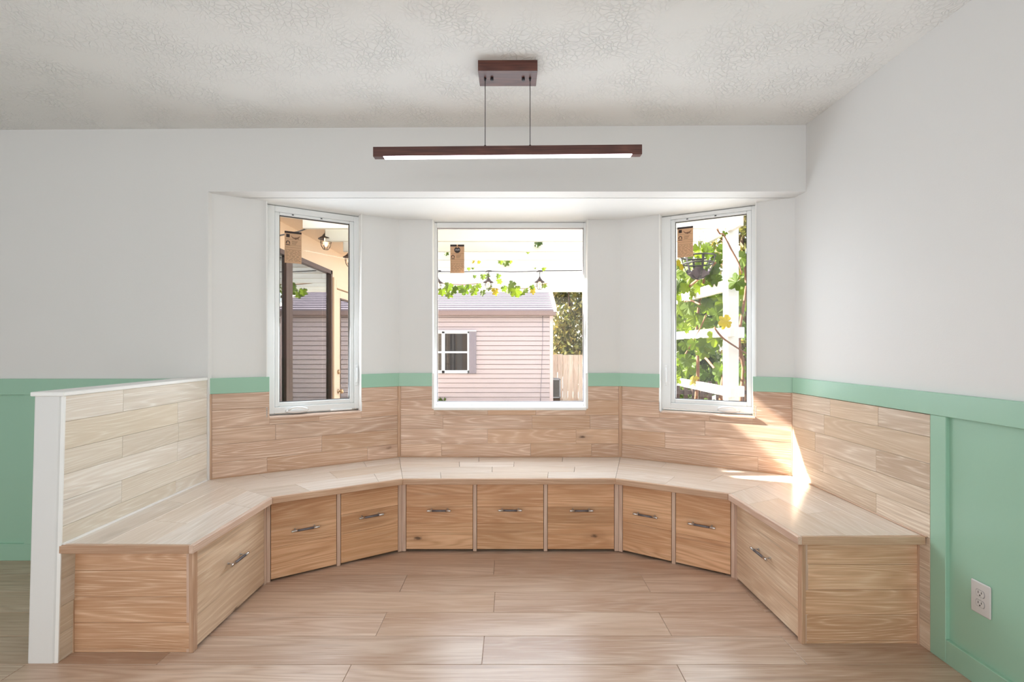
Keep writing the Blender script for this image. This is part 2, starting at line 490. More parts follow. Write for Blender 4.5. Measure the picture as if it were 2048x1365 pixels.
def bay_wall(name, o, e, op, label):
    """local axes: x along the wall, y outwards, z up; cladding face at y=0, drywall at y=0.012"""
    L, rz = wall_frame(o, e)
    y0, y1 = 0.012, 0.16
    b = B()
    b.box(-0.05, op[0], y0, y1, -0.06, ZS + 0.02); b.box(op[1], L + 0.05, y0, y1, -0.06, ZS + 0.02)
    b.box(op[0], op[1], y0, y1, -0.06, op[2])
    w = struct(b.obj(name, [M['wall']], None, (o[0], o[1], 0), rz), label)
    # outside face
    c = B()
    c.box(-0.02, op[0], y1, y1 + 0.012, -0.2, ZS + 0.04); c.box(op[1], L + 0.02, y1, y1 + 0.012, -0.2, ZS + 0.04)
    c.box(op[0], op[1], y1, y1 + 0.012, -0.2, op[2])
    c.obj('outside_face', M['stucco'], w)
    return w, L


OPL, OPC, OPR = (0.316, 0.928, 0.845), (0.247, 1.409, 0.845), (0.282, 0.905, 0.845)
wbl, LL = bay_wall('wall_bay_left', BL, CL, OPL, 'bay wall left of the middle window')
wbc, LC = bay_wall('wall_bay_center', CL, CR, OPC, 'middle wall of the bay')
wbr, LR = bay_wall('wall_bay_right', CR, BR, OPR, 'bay wall right of the middle window')

ROWS = [1.0125, 0.911, 0.796, 0.694, 0.583, SEAT]


def rail_on(w, x0, x1, y0=-0.003):
    B().box(x0, x1, y0, 0.013, RAIL0, RAIL1, (1, 0, 0), 0.0015).obj('chair_rail', M['green'], w)


def clad(w, segs_by_row, mat, y0=0.0, y1=0.012, rows=ROWS):
    for k, segs in enumerate(segs_by_row):
        zt, zb = rows[k], rows[k + 1]
        for a, b in segs:
            jit = random.uniform(-0.0005, 0.0005)
            B().box(a + 0.0005, b - 0.0005, y0 + jit, y1, zb + 0.0005, zt - 0.0005, (1, 0, 0), 0.0009).obj('plank', mat, w)


def cut(L, op, k, seams, x0=0.012, x1=None):
    """plank pieces of one row between the corners, leaving the window opening free"""
    x1 = (L - 0.012) if x1 is None else x1
    zt, zb = ROWS[k], ROWS[k + 1]
    xs = [x0] + sorted(seams) + [x1]
    out = []
    for a, b in zip(xs, xs[1:]):
        if zb >= op[2] - 0.001 or (k == 0):
            for p, q in ((a, min(b, op[0])), (max(a, op[1]), b)):
                if q - p > 0.01: out.append((p, q))
        else:
            out.append((a, b))
    return out


def row2(w, L, op, seams, mat, x0=0.012):
    """the row the window sill cuts into: short pieces beside the opening, a thin piece below it"""
    zt, zb = ROWS[1], ROWS[2]
    for a, b in ((x0, op[0]), (op[1], L - 0.012)):
        B().box(a, b, 0, 0.012, zb + 0.0005, zt - 0.0005, (1, 0, 0), 0.0009).obj('plank', mat, w)
    xs = [op[0]] + seams + [op[1]]
    for a, b in zip(xs, xs[1:]):
        B().box(a + 0.0004, b - 0.0004, 0.0004, 0.012, zb + 0.0005, op[2] - 0.012, (1, 0, 0), 0.0009).obj('plank', mat, w)


# left bay wall cladding (x from the left corner)
def sx_left(u):   # where a plank joint seen in the photograph sits along the left bay wall
    k = (u - 1022) / 967.0; ex, ey = 0.85676, 0.51572
    return (k * BL[1] - BL[0]) / (ex - k * ey)


def sx_right(u):
    k = (u - 1022) / 967.0; ex, ey = 0.88041, -0.47421
    return (k * CR[1] - CR[0]) / (ex - k * ey)


def sx_mid(u): return (u - 1022) / 967.0 * 3.61 - CL[0]


lw_op, mw_op, rw_op = (0.333, 0.925, 0.845), (0.262, 1.391, 0.845), (0.286, 0.886, 0.845)
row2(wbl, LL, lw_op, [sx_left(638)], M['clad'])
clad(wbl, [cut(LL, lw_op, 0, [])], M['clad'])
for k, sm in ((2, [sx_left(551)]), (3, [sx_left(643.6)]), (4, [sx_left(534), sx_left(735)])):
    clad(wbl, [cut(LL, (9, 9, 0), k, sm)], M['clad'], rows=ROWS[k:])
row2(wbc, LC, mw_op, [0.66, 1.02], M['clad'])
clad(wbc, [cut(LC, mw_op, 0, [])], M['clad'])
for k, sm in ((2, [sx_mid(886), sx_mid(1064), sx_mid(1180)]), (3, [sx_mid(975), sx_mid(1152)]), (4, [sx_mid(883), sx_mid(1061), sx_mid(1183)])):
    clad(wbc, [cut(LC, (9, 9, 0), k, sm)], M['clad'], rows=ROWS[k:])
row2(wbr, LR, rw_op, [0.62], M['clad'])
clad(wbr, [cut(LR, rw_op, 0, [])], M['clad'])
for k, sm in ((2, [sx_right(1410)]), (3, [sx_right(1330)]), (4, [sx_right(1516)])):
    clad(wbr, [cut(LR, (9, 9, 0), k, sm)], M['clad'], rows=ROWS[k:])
for w, L, op in ((wbl, LL, lw_op), (wbc, LC, mw_op), (wbr, LR, rw_op)):
    rail_on(w, -0.004, op[0]); rail_on(w, op[1], L + 0.004)
    for x in (0.0, L - 0.012):
        B().box(x, x + 0.012, -0.006, 0.012, SEAT, RAIL0, (0, 0, 1), 0.002).obj('corner_strip', M['edge'], w)
    B().box(0.01, L - 0.01, -0.009, 0.0, SEAT, SEAT + 0.007, (1, 0, 0), 0.002).obj('base_bead', M['edge'], w)

# right wall: cladding, green boards, wainscot panel, baseboard
RY0 = 2.066
rrows = [1.013, 0.917, 0.803, 0.690, 0.585, SEAT]
Yr = lambda u: 967 * 1.79 / (u - 1022)


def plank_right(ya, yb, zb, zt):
    B().box(XR + random.uniform(0, 0.0008), 1.812, ya + 0.0005, yb - 0.0005, zb + 0.0005, zt - 0.0005, (0, 1, 0), 0.0009).obj('plank', M['cladlit'], wright)


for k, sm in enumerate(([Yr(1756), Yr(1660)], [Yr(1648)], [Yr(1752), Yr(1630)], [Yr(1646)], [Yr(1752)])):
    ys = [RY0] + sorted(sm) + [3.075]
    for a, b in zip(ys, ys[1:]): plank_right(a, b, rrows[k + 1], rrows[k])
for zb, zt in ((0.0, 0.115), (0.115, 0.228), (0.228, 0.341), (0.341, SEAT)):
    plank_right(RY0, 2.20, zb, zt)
B().box(XR - 0.003, 1.813, -3.55, 3.07, RAIL0 + 0.003, RAIL1, (0, 1, 0), 0.002).obj('chair_rail', M['green'], wright)
B().box(XR, 1.813, 1.992, RY0, 0.0, RAIL0 + 0.003, (0, 0, 1), 0.002).obj('batten', M['green'], wright)
B().box(XR, 1.813, -0.2, -0.126, 0.0, RAIL0, (0, 0, 1), 0.002).obj('batten', M['green'], wright)
B().box(1.807, 1.8125, -3.5, 1.995, 0.0, RAIL0 + 0.004, (0, 0, 1)).obj('wainscot_panel', M['green'], wright)
struct(B().box(XR, 1.813, -3.55, 1.992, 0.0, 0.097, (0, 1, 0), 0.002).obj('baseboard_right', M['green']), 'green baseboard along the right wall')
B().box(XR - 0.008, XR, 2.075, 3.06, SEAT, SEAT + 0.006, (0, 1, 0), 0.002).obj('base_bead', M['edge'], wright)

# back-left wall: green rail, board, panel, baseboard
B().box(-4.55, -1.95, YB - 0.020, YB + 0.001, RAIL0, RAIL1, (1, 0, 0), 0.002).obj('chair_rail', M['green'], wback)
B().box(-4.55, -1.95, YB - 0.004, YB + 0.001, 0.0, RAIL0 + 0.002, (1, 0, 0)).obj('wainscot_panel', M['green'], wback)
B().box(-2.975, -1.95, YB - 0.019, YB + 0.001, 0.0, RAIL0, (0, 0, 1), 0.002).obj('batten', M['green'], wback)
B().box(-4.2, -4.1, YB - 0.019, YB + 0.001, 0.0, RAIL0, (0, 0, 1), 0.002).obj('batten', M['green'], wback)
struct(B().box(-4.55, -2.0, YB - 0.022, YB + 0.001, 0.0, 0.102, (1, 0, 0), 0.002).obj('baseboard_back', M['green']), 'green baseboard left of the half wall')

# half wall at the left end of the bench (it leans a touch towards the bench at its front end)
HT = 1.100


def hx(s, z, inner):       # s: 0 front end, 1 back wall
    lean = 0.029 * (z / HT) * (1 - s)
    return (-1.880 if inner else -1.995) + lean


hw = B()
ya, yb = 1.989, YB
v = []
for z in (0.0, HT):
    v += [(hx(0, z, 0), ya, z), (hx(0, z, 1), ya, z), (hx(1, z, 1), yb, z), (hx(1, z, 0), yb, z)]
hw.solid(v, (0, 0, 1))
es = [e for e in hw.bm.edges if all(abs(q.co.y - ya) < 1e-4 for q in e.verts) and abs(e.verts[0].co.z - e.verts[1].co.z) > 0.5]
bmesh.ops.bevel(hw.bm, geom=es, offset=0.014, segments=4, affect='EDGES', profile=0.5)
whalf = struct(hw.obj('wall_half', M['wall']), 'low half wall at the left end of the bench')
cp = B()
v = []
for z in (HT, HT + 0.018):
    v += [(hx(0, HT, 0) - 0.006, ya - 0.008, z), (hx(0, HT, 1) + 0.019, ya - 0.008, z), (-1.861, yb - 0.001, z), (hx(1, HT, 0) - 0.006, yb - 0.001, z)]
cp.solid(v, (0, 1, 0), 0.003).obj('cap', M['trimwhite'], whalf)
hrows = [HT, 0.994, 0.878, 0.775, 0.668, 0.560, SEAT]


def plank_half(s0, s1, zb, zt):
    b = B(); v = []
    for z in (zb + 0.0005, zt - 0.0005):
        for s, dx in ((s0, 0.0), (s0, 0.0125), (s1, 0.0125), (s1, 0.0)):
            v.append((hx(s, z, 1) + dx, lerp(ya, yb, s), z))
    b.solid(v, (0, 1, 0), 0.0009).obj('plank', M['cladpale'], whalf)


def sh(u): return (967 * 1.865 / (1022 - u) - ya) / (yb - ya)


for k, sm in enumerate(([sh(240)], [sh(354)], [sh(240), sh(356)], [sh(354)], [sh(240)], [sh(351)])):
    ss = [0.008] + sm + [1.0]
    for a, b in zip(ss, ss[1:]): plank_half(a + 0.0006, b - 0.0006, hrows[k + 1], hrows[k])
for zb, zt in ((0.0, 0.115), (0.115, 0.228), (0.228, 0.341), (0.341, SEAT)):
    plank_half(0.008, 0.20, zb, zt)
e1 = B(); v = []
for z in (0.0, HT):
    for dx, y in ((0.0, ya + 0.001), (0.0135, ya + 0.003), (0.0135, ya + 0.008), (0.0, ya + 0.008)):
        v.append((hx(0, z, 1) + dx, y, z))
e1.solid(v, (0, 0, 1)).obj('edge_bead', M['trimwhite'], whalf)
e2 = B(); v = []
for z in (SEAT, SEAT + 0.008):
    for s, dx in ((0.01, 0.0125), (0.01, 0.021), (0.99, 0.021), (0.99, 0.0125)):
        v.append((hx(s, z, 1) + dx, lerp(ya, yb, s), z))
e2.solid(v, (0, 1, 0)).obj('base_bead', M['trimwhite'], whalf)


# ------------------------------------------------------------------ windows of the bay
def casement(name, wallo, op, gl, crank_x, lever_side, label, plate_x=None):
    L, rz = 0, wallo.rotation_euler.z
    w = struct(bpy.data.objects.new(name, None), label); COL.objects.link(w)
    w.location = wallo.location; w.rotation_euler = (0, 0, rz)
    x0, x1, z0 = op; z1 = ZS
    # reveal lining
    b = B()
    b.box(x0 - 0.001, x0 + 0.005, 0.0, 0.085, z0, z1); b.box(x1 - 0.005, x1 + 0.001, 0.0, 0.085, z0, z1)
    b.obj('jamb_lining', M['trimwhite'], w)
    fy0, fy1 = 0.072, 0.150
    f = B()
    f.box(x0 + 0.003, gl[0] - 0.030, fy0, fy1, z0 + 0.012, z1 - 0.004, (0, 0, 1), 0.003)
    f.box(gl[1] + 0.030, x1 - 0.003, fy0, fy1, z0 + 0.012, z1 - 0.004, (0, 0, 1), 0.003)
    f.box(gl[0] - 0.030, gl[1] + 0.030, fy0, fy1, z0 + 0.012, gl[2] - 0.030, (1, 0, 0), 0.003)
    f.box(gl[0] - 0.030, gl[1] + 0.030, fy0, fy1, gl[3] + 0.018, z1 - 0.004, (1, 0, 0), 0.003)
    f.obj('frame', M['vinyl'], w)
    s = B()
    s.box(gl[0] - 0.030, gl[0], fy0 + 0.010, fy1 - 0.01, gl[2] - 0.030, gl[3] + 0.018, (0, 0, 1), 0.004)
    s.box(gl[1], gl[1] + 0.030, fy0 + 0.010, fy1 - 0.01, gl[2] - 0.030, gl[3] + 0.018, (0, 0, 1), 0.004)
    s.box(gl[0], gl[1], fy0 + 0.010, fy1 - 0.01, gl[2] - 0.030, gl[2], (1, 0, 0), 0.004)
    s.box(gl[0], gl[1], fy0 + 0.010, fy1 - 0.01, gl[3], gl[3] + 0.018, (1, 0, 0), 0.004)
    sash = s.obj('sash', M['vinyl'], w)
    g = B(); t = 0.004
    g.box(gl[0], gl[0] + t, 0.094, 0.106, gl[2], gl[3]); g.box(gl[1] - t, gl[1], 0.094, 0.106, gl[2], gl[3])
    g.box(gl[0], gl[1], 0.094, 0.106, gl[2], gl[2] + t); g.box(gl[0], gl[1], 0.094, 0.106, gl[3] - t, gl[3])
    g.obj('gasket', M['gasket'], sash)
    B().box(gl[0], gl[1], 0.099, 0.103, gl[2], gl[3]).obj('pane', M['glass'], sash)
    # sill board
    sb = B(); sb.box(x0 + 0.016, x1 - 0.004, -0.010, 0.075, z0 - 0.013, z0 + 0.001, (1, 0, 0), 0.003)
    sb.obj('sill', M['post'], w)
    # folding crank: base cover and curved arm
    cz = gl[2] - 0.052
    c = B()
    c.lathe([(0.001, 0.018), (0.020, 0.016), (0.032, 0.010), (0.036, 0.0)], 20)
    for q in c.bm.verts: q.co = Vector((q.co.x * 2.0, -q.co.z * 1.5, q.co.y * 0.55))
    c.obj('crank_cover', M['vinyl'], w, (crank_x, fy0, cz - 0.008))
    c = B()
    pts = [(-0.050, -0.012, -0.004), (-0.046, -0.030, 0.006), (-0.030, -0.034, 0.014), (0.0, -0.034, 0.016), (0.035, -0.033, 0.012), (0.062, -0.030, 0.004), (0.068, -0.026, -0.004)]
    if crank_x > 0.6: pts = [(-p[0], p[1], p[2]) for p in pts]
    c.tube(pts, [0.006, 0.007, 0.007, 0.007, 0.008, 0.008, 0.004], 10)
    c.obj('crank_arm', M['vinyl'], w, (crank_x, fy0, cz))
    # sash lock lever on the side
    lx = (gl[1] + x1) / 2 + 0.012 if lever_side > 0 else (gl[0] + x0) / 2 - 0.012
    c = B(); c.box(-0.009, 0.009, -0.008, 0.0, -0.075, 0.075, (0, 0, 1), 0.003)
    c.tube([(0, -0.006, -0.05), (0, -0.020, -0.045), (0, -0.024, -0.02), (0, -0.022, 0.03), (0, -0.018, 0.055)], [0.005, 0.006, 0.006, 0.006, 0.004], 8)
    c.obj('lock_lever', M['vinyl'], w, (lx, fy0, 1.10))
    if plate_x:
        c = B(); c.box(-0.075, 0.075, -0.012, 0.0, -0.007, 0.007, (1, 0, 0), 0.004)
        c.obj('hinge_cover', M['vinyl'], w, (plate_x, fy0, cz - 0.020))
    for k in range(2):
        c = B(); c.box(-0.006, 0.006, -0.004, 0.0, -0.003, 0.003)
        c.obj('stop_clip', M['gasket'], w, (lerp(gl[0], gl[1], 0.18 + 0.4 * k), fy0 + 0.010, gl[3] + 0.010))
    return w


GLL, GLR, GLC = (0.400, 0.862, 0.930, 2.199), (0.379, 0.846, 0.930, 2.212), (0.269, 1.3905, 0.886, 2.217)
win1 = casement('window_1', wbl, OPL, GLL, 0.505, 1, 'tall white casement window in the left bay wall', 0.80)
win3 = casement('window_3', wbr, OPR, GLR, 0.735, -1, 'tall white casement window in the right bay wall')
# the fixed middle window
w2 = struct(bpy.data.objects.new('window_2', None), 'wide fixed white window in the middle of the bay'); COL.objects.link(w2)
w2.location = wbc.location; w2.rotation_euler = wbc.rotation_euler
x0, x1, z0 = OPC
b = B()
b.box(x0 - 0.001, x0 + 0.004, 0.0, 0.085, RAIL1, ZS); b.box(x1 - 0.004, x1 + 0.001, 0.0, 0.085, RAIL1, ZS)
b.box(x0 - 0.001, x0 + 0.0155, -0.004, 0.085, z0, RAIL1); b.box(x1 - 0.0185, x1 + 0.001, -0.004, 0.085, z0, RAIL1)
b.obj('jamb_lining', M['trimwhite'], w2)
b = B()
b.box(x0, GLC[0], 0.080, 0.150, z0, ZS - 0.003, (0, 0, 1), 0.003); b.box(GLC[1], x1, 0.080, 0.150, z0, ZS - 0.003, (0, 0, 1), 0.003)
b.box(GLC[0], GLC[1], 0.080, 0.150, z0, GLC[2], (1, 0, 0), 0.003); b.box(GLC[0], GLC[1], 0.080, 0.150, GLC[3], ZS - 0.003, (1, 0, 0), 0.003)
fr2 = b.obj('frame', M['vinyl'], w2)
g = B(); t = 0.003; gl = GLC
g.box(gl[0], gl[0] + t, 0.094, 0.106, gl[2], gl[3]); g.box(gl[1] - t, gl[1], 0.094, 0.106, gl[2], gl[3])
g.box(gl[0], gl[1], 0.094, 0.106, gl[2], gl[2] + t); g.box(gl[0], gl[1], 0.094, 0.106, gl[3] - t, gl[3])
g.obj('gasket', M['shutter'], fr2)
B().box(gl[0], gl[1], 0.099, 0.103, gl[2], gl[3]).obj('pane', M['glass'], fr2)
B().box(x0 + 0.012, x1 - 0.012, -0.020, 0.085, z0 - 0.010, z0 + 0.014, (1, 0, 0), 0.004).obj('sill', M['trimwhite'], w2)


# paper labels stuck on the panes
def text_mesh(txt, size, shear=0.0):
    cu = bpy.data.curves.new('lettering', 'FONT'); cu.body = txt; cu.size = size; cu.shear = shear
    cu.align_x = 'CENTER'; cu.align_y = 'CENTER'; cu.extrude = 0.0003; cu.resolution_u = 3
    o = bpy.data.objects.new('lettering', cu); COL.objects.link(o)
    dg = bpy.context.evaluated_depsgraph_get()
    me = bpy.data.meshes.new_from_object(o.evaluated_get(dg))
    bpy.data.objects.remove(o)
    return me


def arc_pts(r, a0, a1, n): return [(r * math.cos(lerp(a0, a1, i / n)), r * math.sin(lerp(a0, a1, i / n))) for i in range(n + 1)]


def flat(b, pts, y=-0.0011, th=0.0005):
    """a thin printed shape in the local x-z plane"""
    a = [b.bm.verts.new((p[0], y, p[1])) for p in pts]; c = [b.bm.verts.new((p[0], y + th, p[1])) for p in pts]
    n = len(pts)
    b.bm.faces.new(a); b.bm.faces.new(c[::-1])
    for i in range(n): b.bm.faces.new((a[i], a[(i + 1) % n], c[(i + 1) % n], c[i]))


def pane_label(wallo, tx, tz, w, h, kind, label, tilt=0.0):
    o = thing('window_label', label, 'label', (0, 0, 0), 0, 'paper labels on the window panes')
    o.location = wallo.matrix_basis @ Vector((tx, 0.098, tz)); o.rotation_euler = (0, tilt, wallo.rotation_euler.z)
    b = B(); b.box(-w / 2, w / 2, -0.0007, 0.0, -h / 2, h / 2, (0, 0, 1)); b.obj('paper', M['kraft'], o)
    b = B()
    if kind == 'round':
        b.box(-w / 2, -0.004, -0.0012, -0.0007, h / 2 - 0.015, h / 2); b.box(0.004, w / 2, -0.0012, -0.0007, h / 2 - 0.015, h / 2)
        b.obj('header_bar', M['ink'], o)
        b = B(); R = 0.0235; cz = h / 2 - 0.042
        pts = [(R * math.cos(a), cz + R * math.sin(a)) for a in [math.radians(90 + 22 + i * (316 / 26)) for i in range(27)]] + [(0, cz + R * 0.62)]
        flat(b, pts); b.obj('logo_disc', M['ink'], o)
        me = text_mesh('Pella', 0.019, 0.35); me.materials.append(M['plate'])
        t = bpy.data.objects.new('logo_lettering', me); COL.objects.link(t); t.parent = o
        t.location = (0, -0.0016, cz + 0.001); t.rotation_euler = (math.radians(90), math.radians(-6), 0)
        ax, az = -w / 2 + 0.020, h / 2 - 0.092
        bars = [h / 2 - 0.070, h / 2 - 0.115, h / 2 - 0.128, h / 2 - 0.143]
    else:
        b.box(-w / 2, w / 2, -0.0012, -0.0007, h / 2 - 0.014, h / 2); b.obj('header_bar', M['ink'], o)
        b = B(); b.box(-w / 2 + 0.010, -w / 2 + 0.032, -0.0012, -0.0007, h / 2 - 0.042, h / 2 - 0.020)
        b.box(-w / 2 + 0.012, -w / 2 + 0.030, -0.0014, -0.0012, h / 2 - 0.033, h / 2 - 0.031)
        b.obj('square_mark', M['ink'], o)
        # the small map of the country: a sagging outline with a ragged lower edge
        mx, mz = 0.016, h / 2 - 0.040
        up = [(-0.036, 0.013), (-0.026, 0.003), (-0.014, -0.002), (0.0, 0.0), (0.012, 0.001), (0.024, 0.006), (0.034, 0.014)]
        lo = [(0.030, 0.004), (0.022, -0.004), (0.026, -0.012), (0.016, -0.008), (0.004, -0.012), (-0.004, -0.014), (-0.008, -0.009), (-0.020, -0.008), (-0.032, 0.002)]
        b = B(); flat(b, [(mx + x * 0.8, mz + z) for x, z in up + lo]); b.obj('map_mark', M['inkbrown'], o)
        ax, az = -w / 2 + 0.021, h / 2 - 0.077
        bars = [h / 2 - 0.054, h / 2 - 0.095, h / 2 - 0.110, h / 2 - 0.126]
    # arch mark over a short bar
    b = B()
    outer = arc_pts(0.0125, math.radians(-20), math.radians(200), 14); inner = arc_pts(0.0072, math.radians(-20), math.radians(200), 14)
    for i in range(14):
        flat(b, [(ax + outer[i][0], az + outer[i][1]), (ax + outer[i + 1][0], az + outer[i + 1][1]), (ax + inner[i + 1][0], az + inner[i + 1][1]), (ax + inner[i][0], az + inner[i][1])])
    b.box(ax - 0.014, ax - 0.005, -0.0012, -0.0007, az - 0.008, az - 0.004); b.box(ax + 0.005, ax + 0.014, -0.0012, -0.0007, az - 0.008, az - 0.004)
    b.box(ax - 0.013, ax + 0.013, -0.0012, -0.0007, az - 0.019, az - 0.014)
    b.obj('arch_mark', M['ink'], o)
    # rules and rows of small print
    b = B()
    for z in bars: b.box(-w / 2 + 0.003, w / 2 - 0.003, -0.0011, -0.0007, z - 0.0006, z + 0.0006)
    z = bars[-1] - 0.008
    rr = random.Random(3)
    while z > -h / 2 + 0.008:
        x = -w / 2 + 0.006
        while x < w / 2 - 0.012:
            l = rr.uniform(0.006, 0.022); b.box(x, min(x + l, w / 2 - 0.006), -0.0011, -0.0007, z - 0.0009, z + 0.0009); x += l + rr.uniform(0.004, 0.012)
        z -= 0.0085
    for k in range(4):
        b.box(0.0 - 0.008, 0.030 - 0.004 * k, -0.0011, -0.0007, az + 0.010 - 0.007 * k, az + 0.012 - 0.007 * k)
    b.obj('small_print', M['inkbrown'], o)
    return o


pane_label(wbl, 0.487, 1.990, 0.107, 0.218, 'map', 'brown paper label at the top left of the left casement pane')
pane_label(wbc, 0.423, 1.983, 0.107, 0.218, 'round', 'brown paper label with a round black logo on the middle pane')
pane_label(wbr, 0.446, 2.063, 0.109, 0.220, 'map', 'brown paper label at the top left of the right casement pane')

# ------------------------------------------------------------------ the seat boards
OUT = [(-1.866, 1.991), (-1.862, 2.985), (-0.834, 3.606), (0.815, 3.606), (1.786, 3.078), (1.787, 2.082)]
INN = [(-1.3085, 1.991), (-1.296, 2.6276), (-0.6705, 2.9946), (0.649, 3.0037), (1.2086, 2.693), (1.2358, 2.082)]
seat = thing('window_bench', 'pale oak seat boards running around the whole bay bench', 'bench')


def sp(k, s, w):    # s along segment k, w from the front edge (0) to the wall (1)
    a = Vector(INN[k]).lerp(Vector(INN[k + 1]), s); b = Vector(OUT[k]).lerp(Vector(OUT[k + 1]), s)
    return a.lerp(b, w)


SEGROWS = [([0.036, 0.36, 0.70, 1.0], [[0.72], [0.33], [0.60]]),
           ([0.036, 0.38, 0.72, 1.0], [[0.28, 0.80], [0.55], [0.22, 0.78]]),
           ([0.036, 0.28, 0.52, 0.76, 1.0], [[0.18, 0.68], [0.42, 0.80], [0.27, 0.52], [0.36, 0.74]]),
           ([0.036, 0.38, 0.72, 1.0], [[0.45], [0.70], [0.30]]),
           ([0.036, 0.41, 0.78, 1.0], [[0.30], [0.62], [0.42]])]
for k, (ws, seams) in enumerate(SEGROWS):
    d = sp(k, 1, 0.5) - sp(k, 0, 0.5)
    s_lo = 0.022 if k == 0 else 0.0; s_hi = 0.978 if k == 4 else 1.0
    for r in range(len(ws) - 1):
        ss = [s_lo] + seams[r] + [s_hi]
        for a, c in zip(ss, ss[1:]):
            e = 0.0007
            q = [sp(k, a + e, ws[r] + e), sp(k, c - e, ws[r] + e), sp(k, c - e, ws[r + 1] - e), sp(k, a + e, ws[r + 1] - e)]
            B().prism(q, SEAT - 0.028, SEAT + random.uniform(-0.0003, 0.0002), (d.x, d.y, 0), 0.0009).obj('plank', M['top'], seat)
    s0 = 0.0; s1 = 1.0
    q = [sp(k, s0, 0.0), sp(k, s1, 0.0), sp(k, s1, 0.0352), sp(k, s0, 0.0352)]
    B().prism(q, SEAT - SEAT_T, SEAT + 0.0006, (d.x, d.y, 0), 0.0025).obj('edge_strip', M['post'] if k in (0, 4) else M['edge'], seat)  # paler oak on the wing strips puts window light into the colour
for k, sa, sb in ((0, 0.0, 0.0215), (4, 0.9785, 1.0)):
    q = [sp(k, sa, 0.0355), sp(k, sb, 0.0355), sp(k, sb, 1.0), sp(k, sa, 1.0)]
    B().prism(q, SEAT - SEAT_T, SEAT + 0.0006, (1, 0, 0), 0.0025).obj('edge_strip', M['edge'], seat)

# ------------------------------------------------------------------ the bench units with drawers
FRT = [(-1.355, 2.061), (-1.348, 2.669), (-0.697, 3.085), (0.687, 3.085), (1.2606, 2.727), (1.2752, 2.121)]
ZT = SEAT - SEAT_T


def handle(parent, x, z, y=0.0):
    b = B(); L = 0.075
    b.mi = 0
    b.tube([(-L, -0.030, 0), (-L + 0.003, -0.030, 0), (-0.043, -0.030, 0)], [0.0058, 0.0068, 0.0068], 12)
    b.tube([(0.043, -0.030, 0), (L - 0.003, -0.030, 0), (L, -0.030, 0)], [0.0068, 0.0068, 0.0058], 12)
    for s in (-0.052, 0.052):
        b.tube([(s, -0.028, 0), (s, -0.003, 0)], 0.0035, 8)
        b.tube([(s, -0.004, 0), (s, 0.001, 0)], 0.0055, 10)
    b.mi = 1
    b.tube([(-0.043, -0.030, 0), (0.043, -0.030, 0)], 0.0063, 14)
    for k in range(17):        # knurled rings on the grip
        xx = -0.040 + k * 0.005
        b.tube([(xx - 0.001, -0.030, 0), (xx + 0.001, -0.030, 0)], 0.0067, 14)
    return b.obj('handle', [M['steel'], M['grip']], parent, (x, y, z))


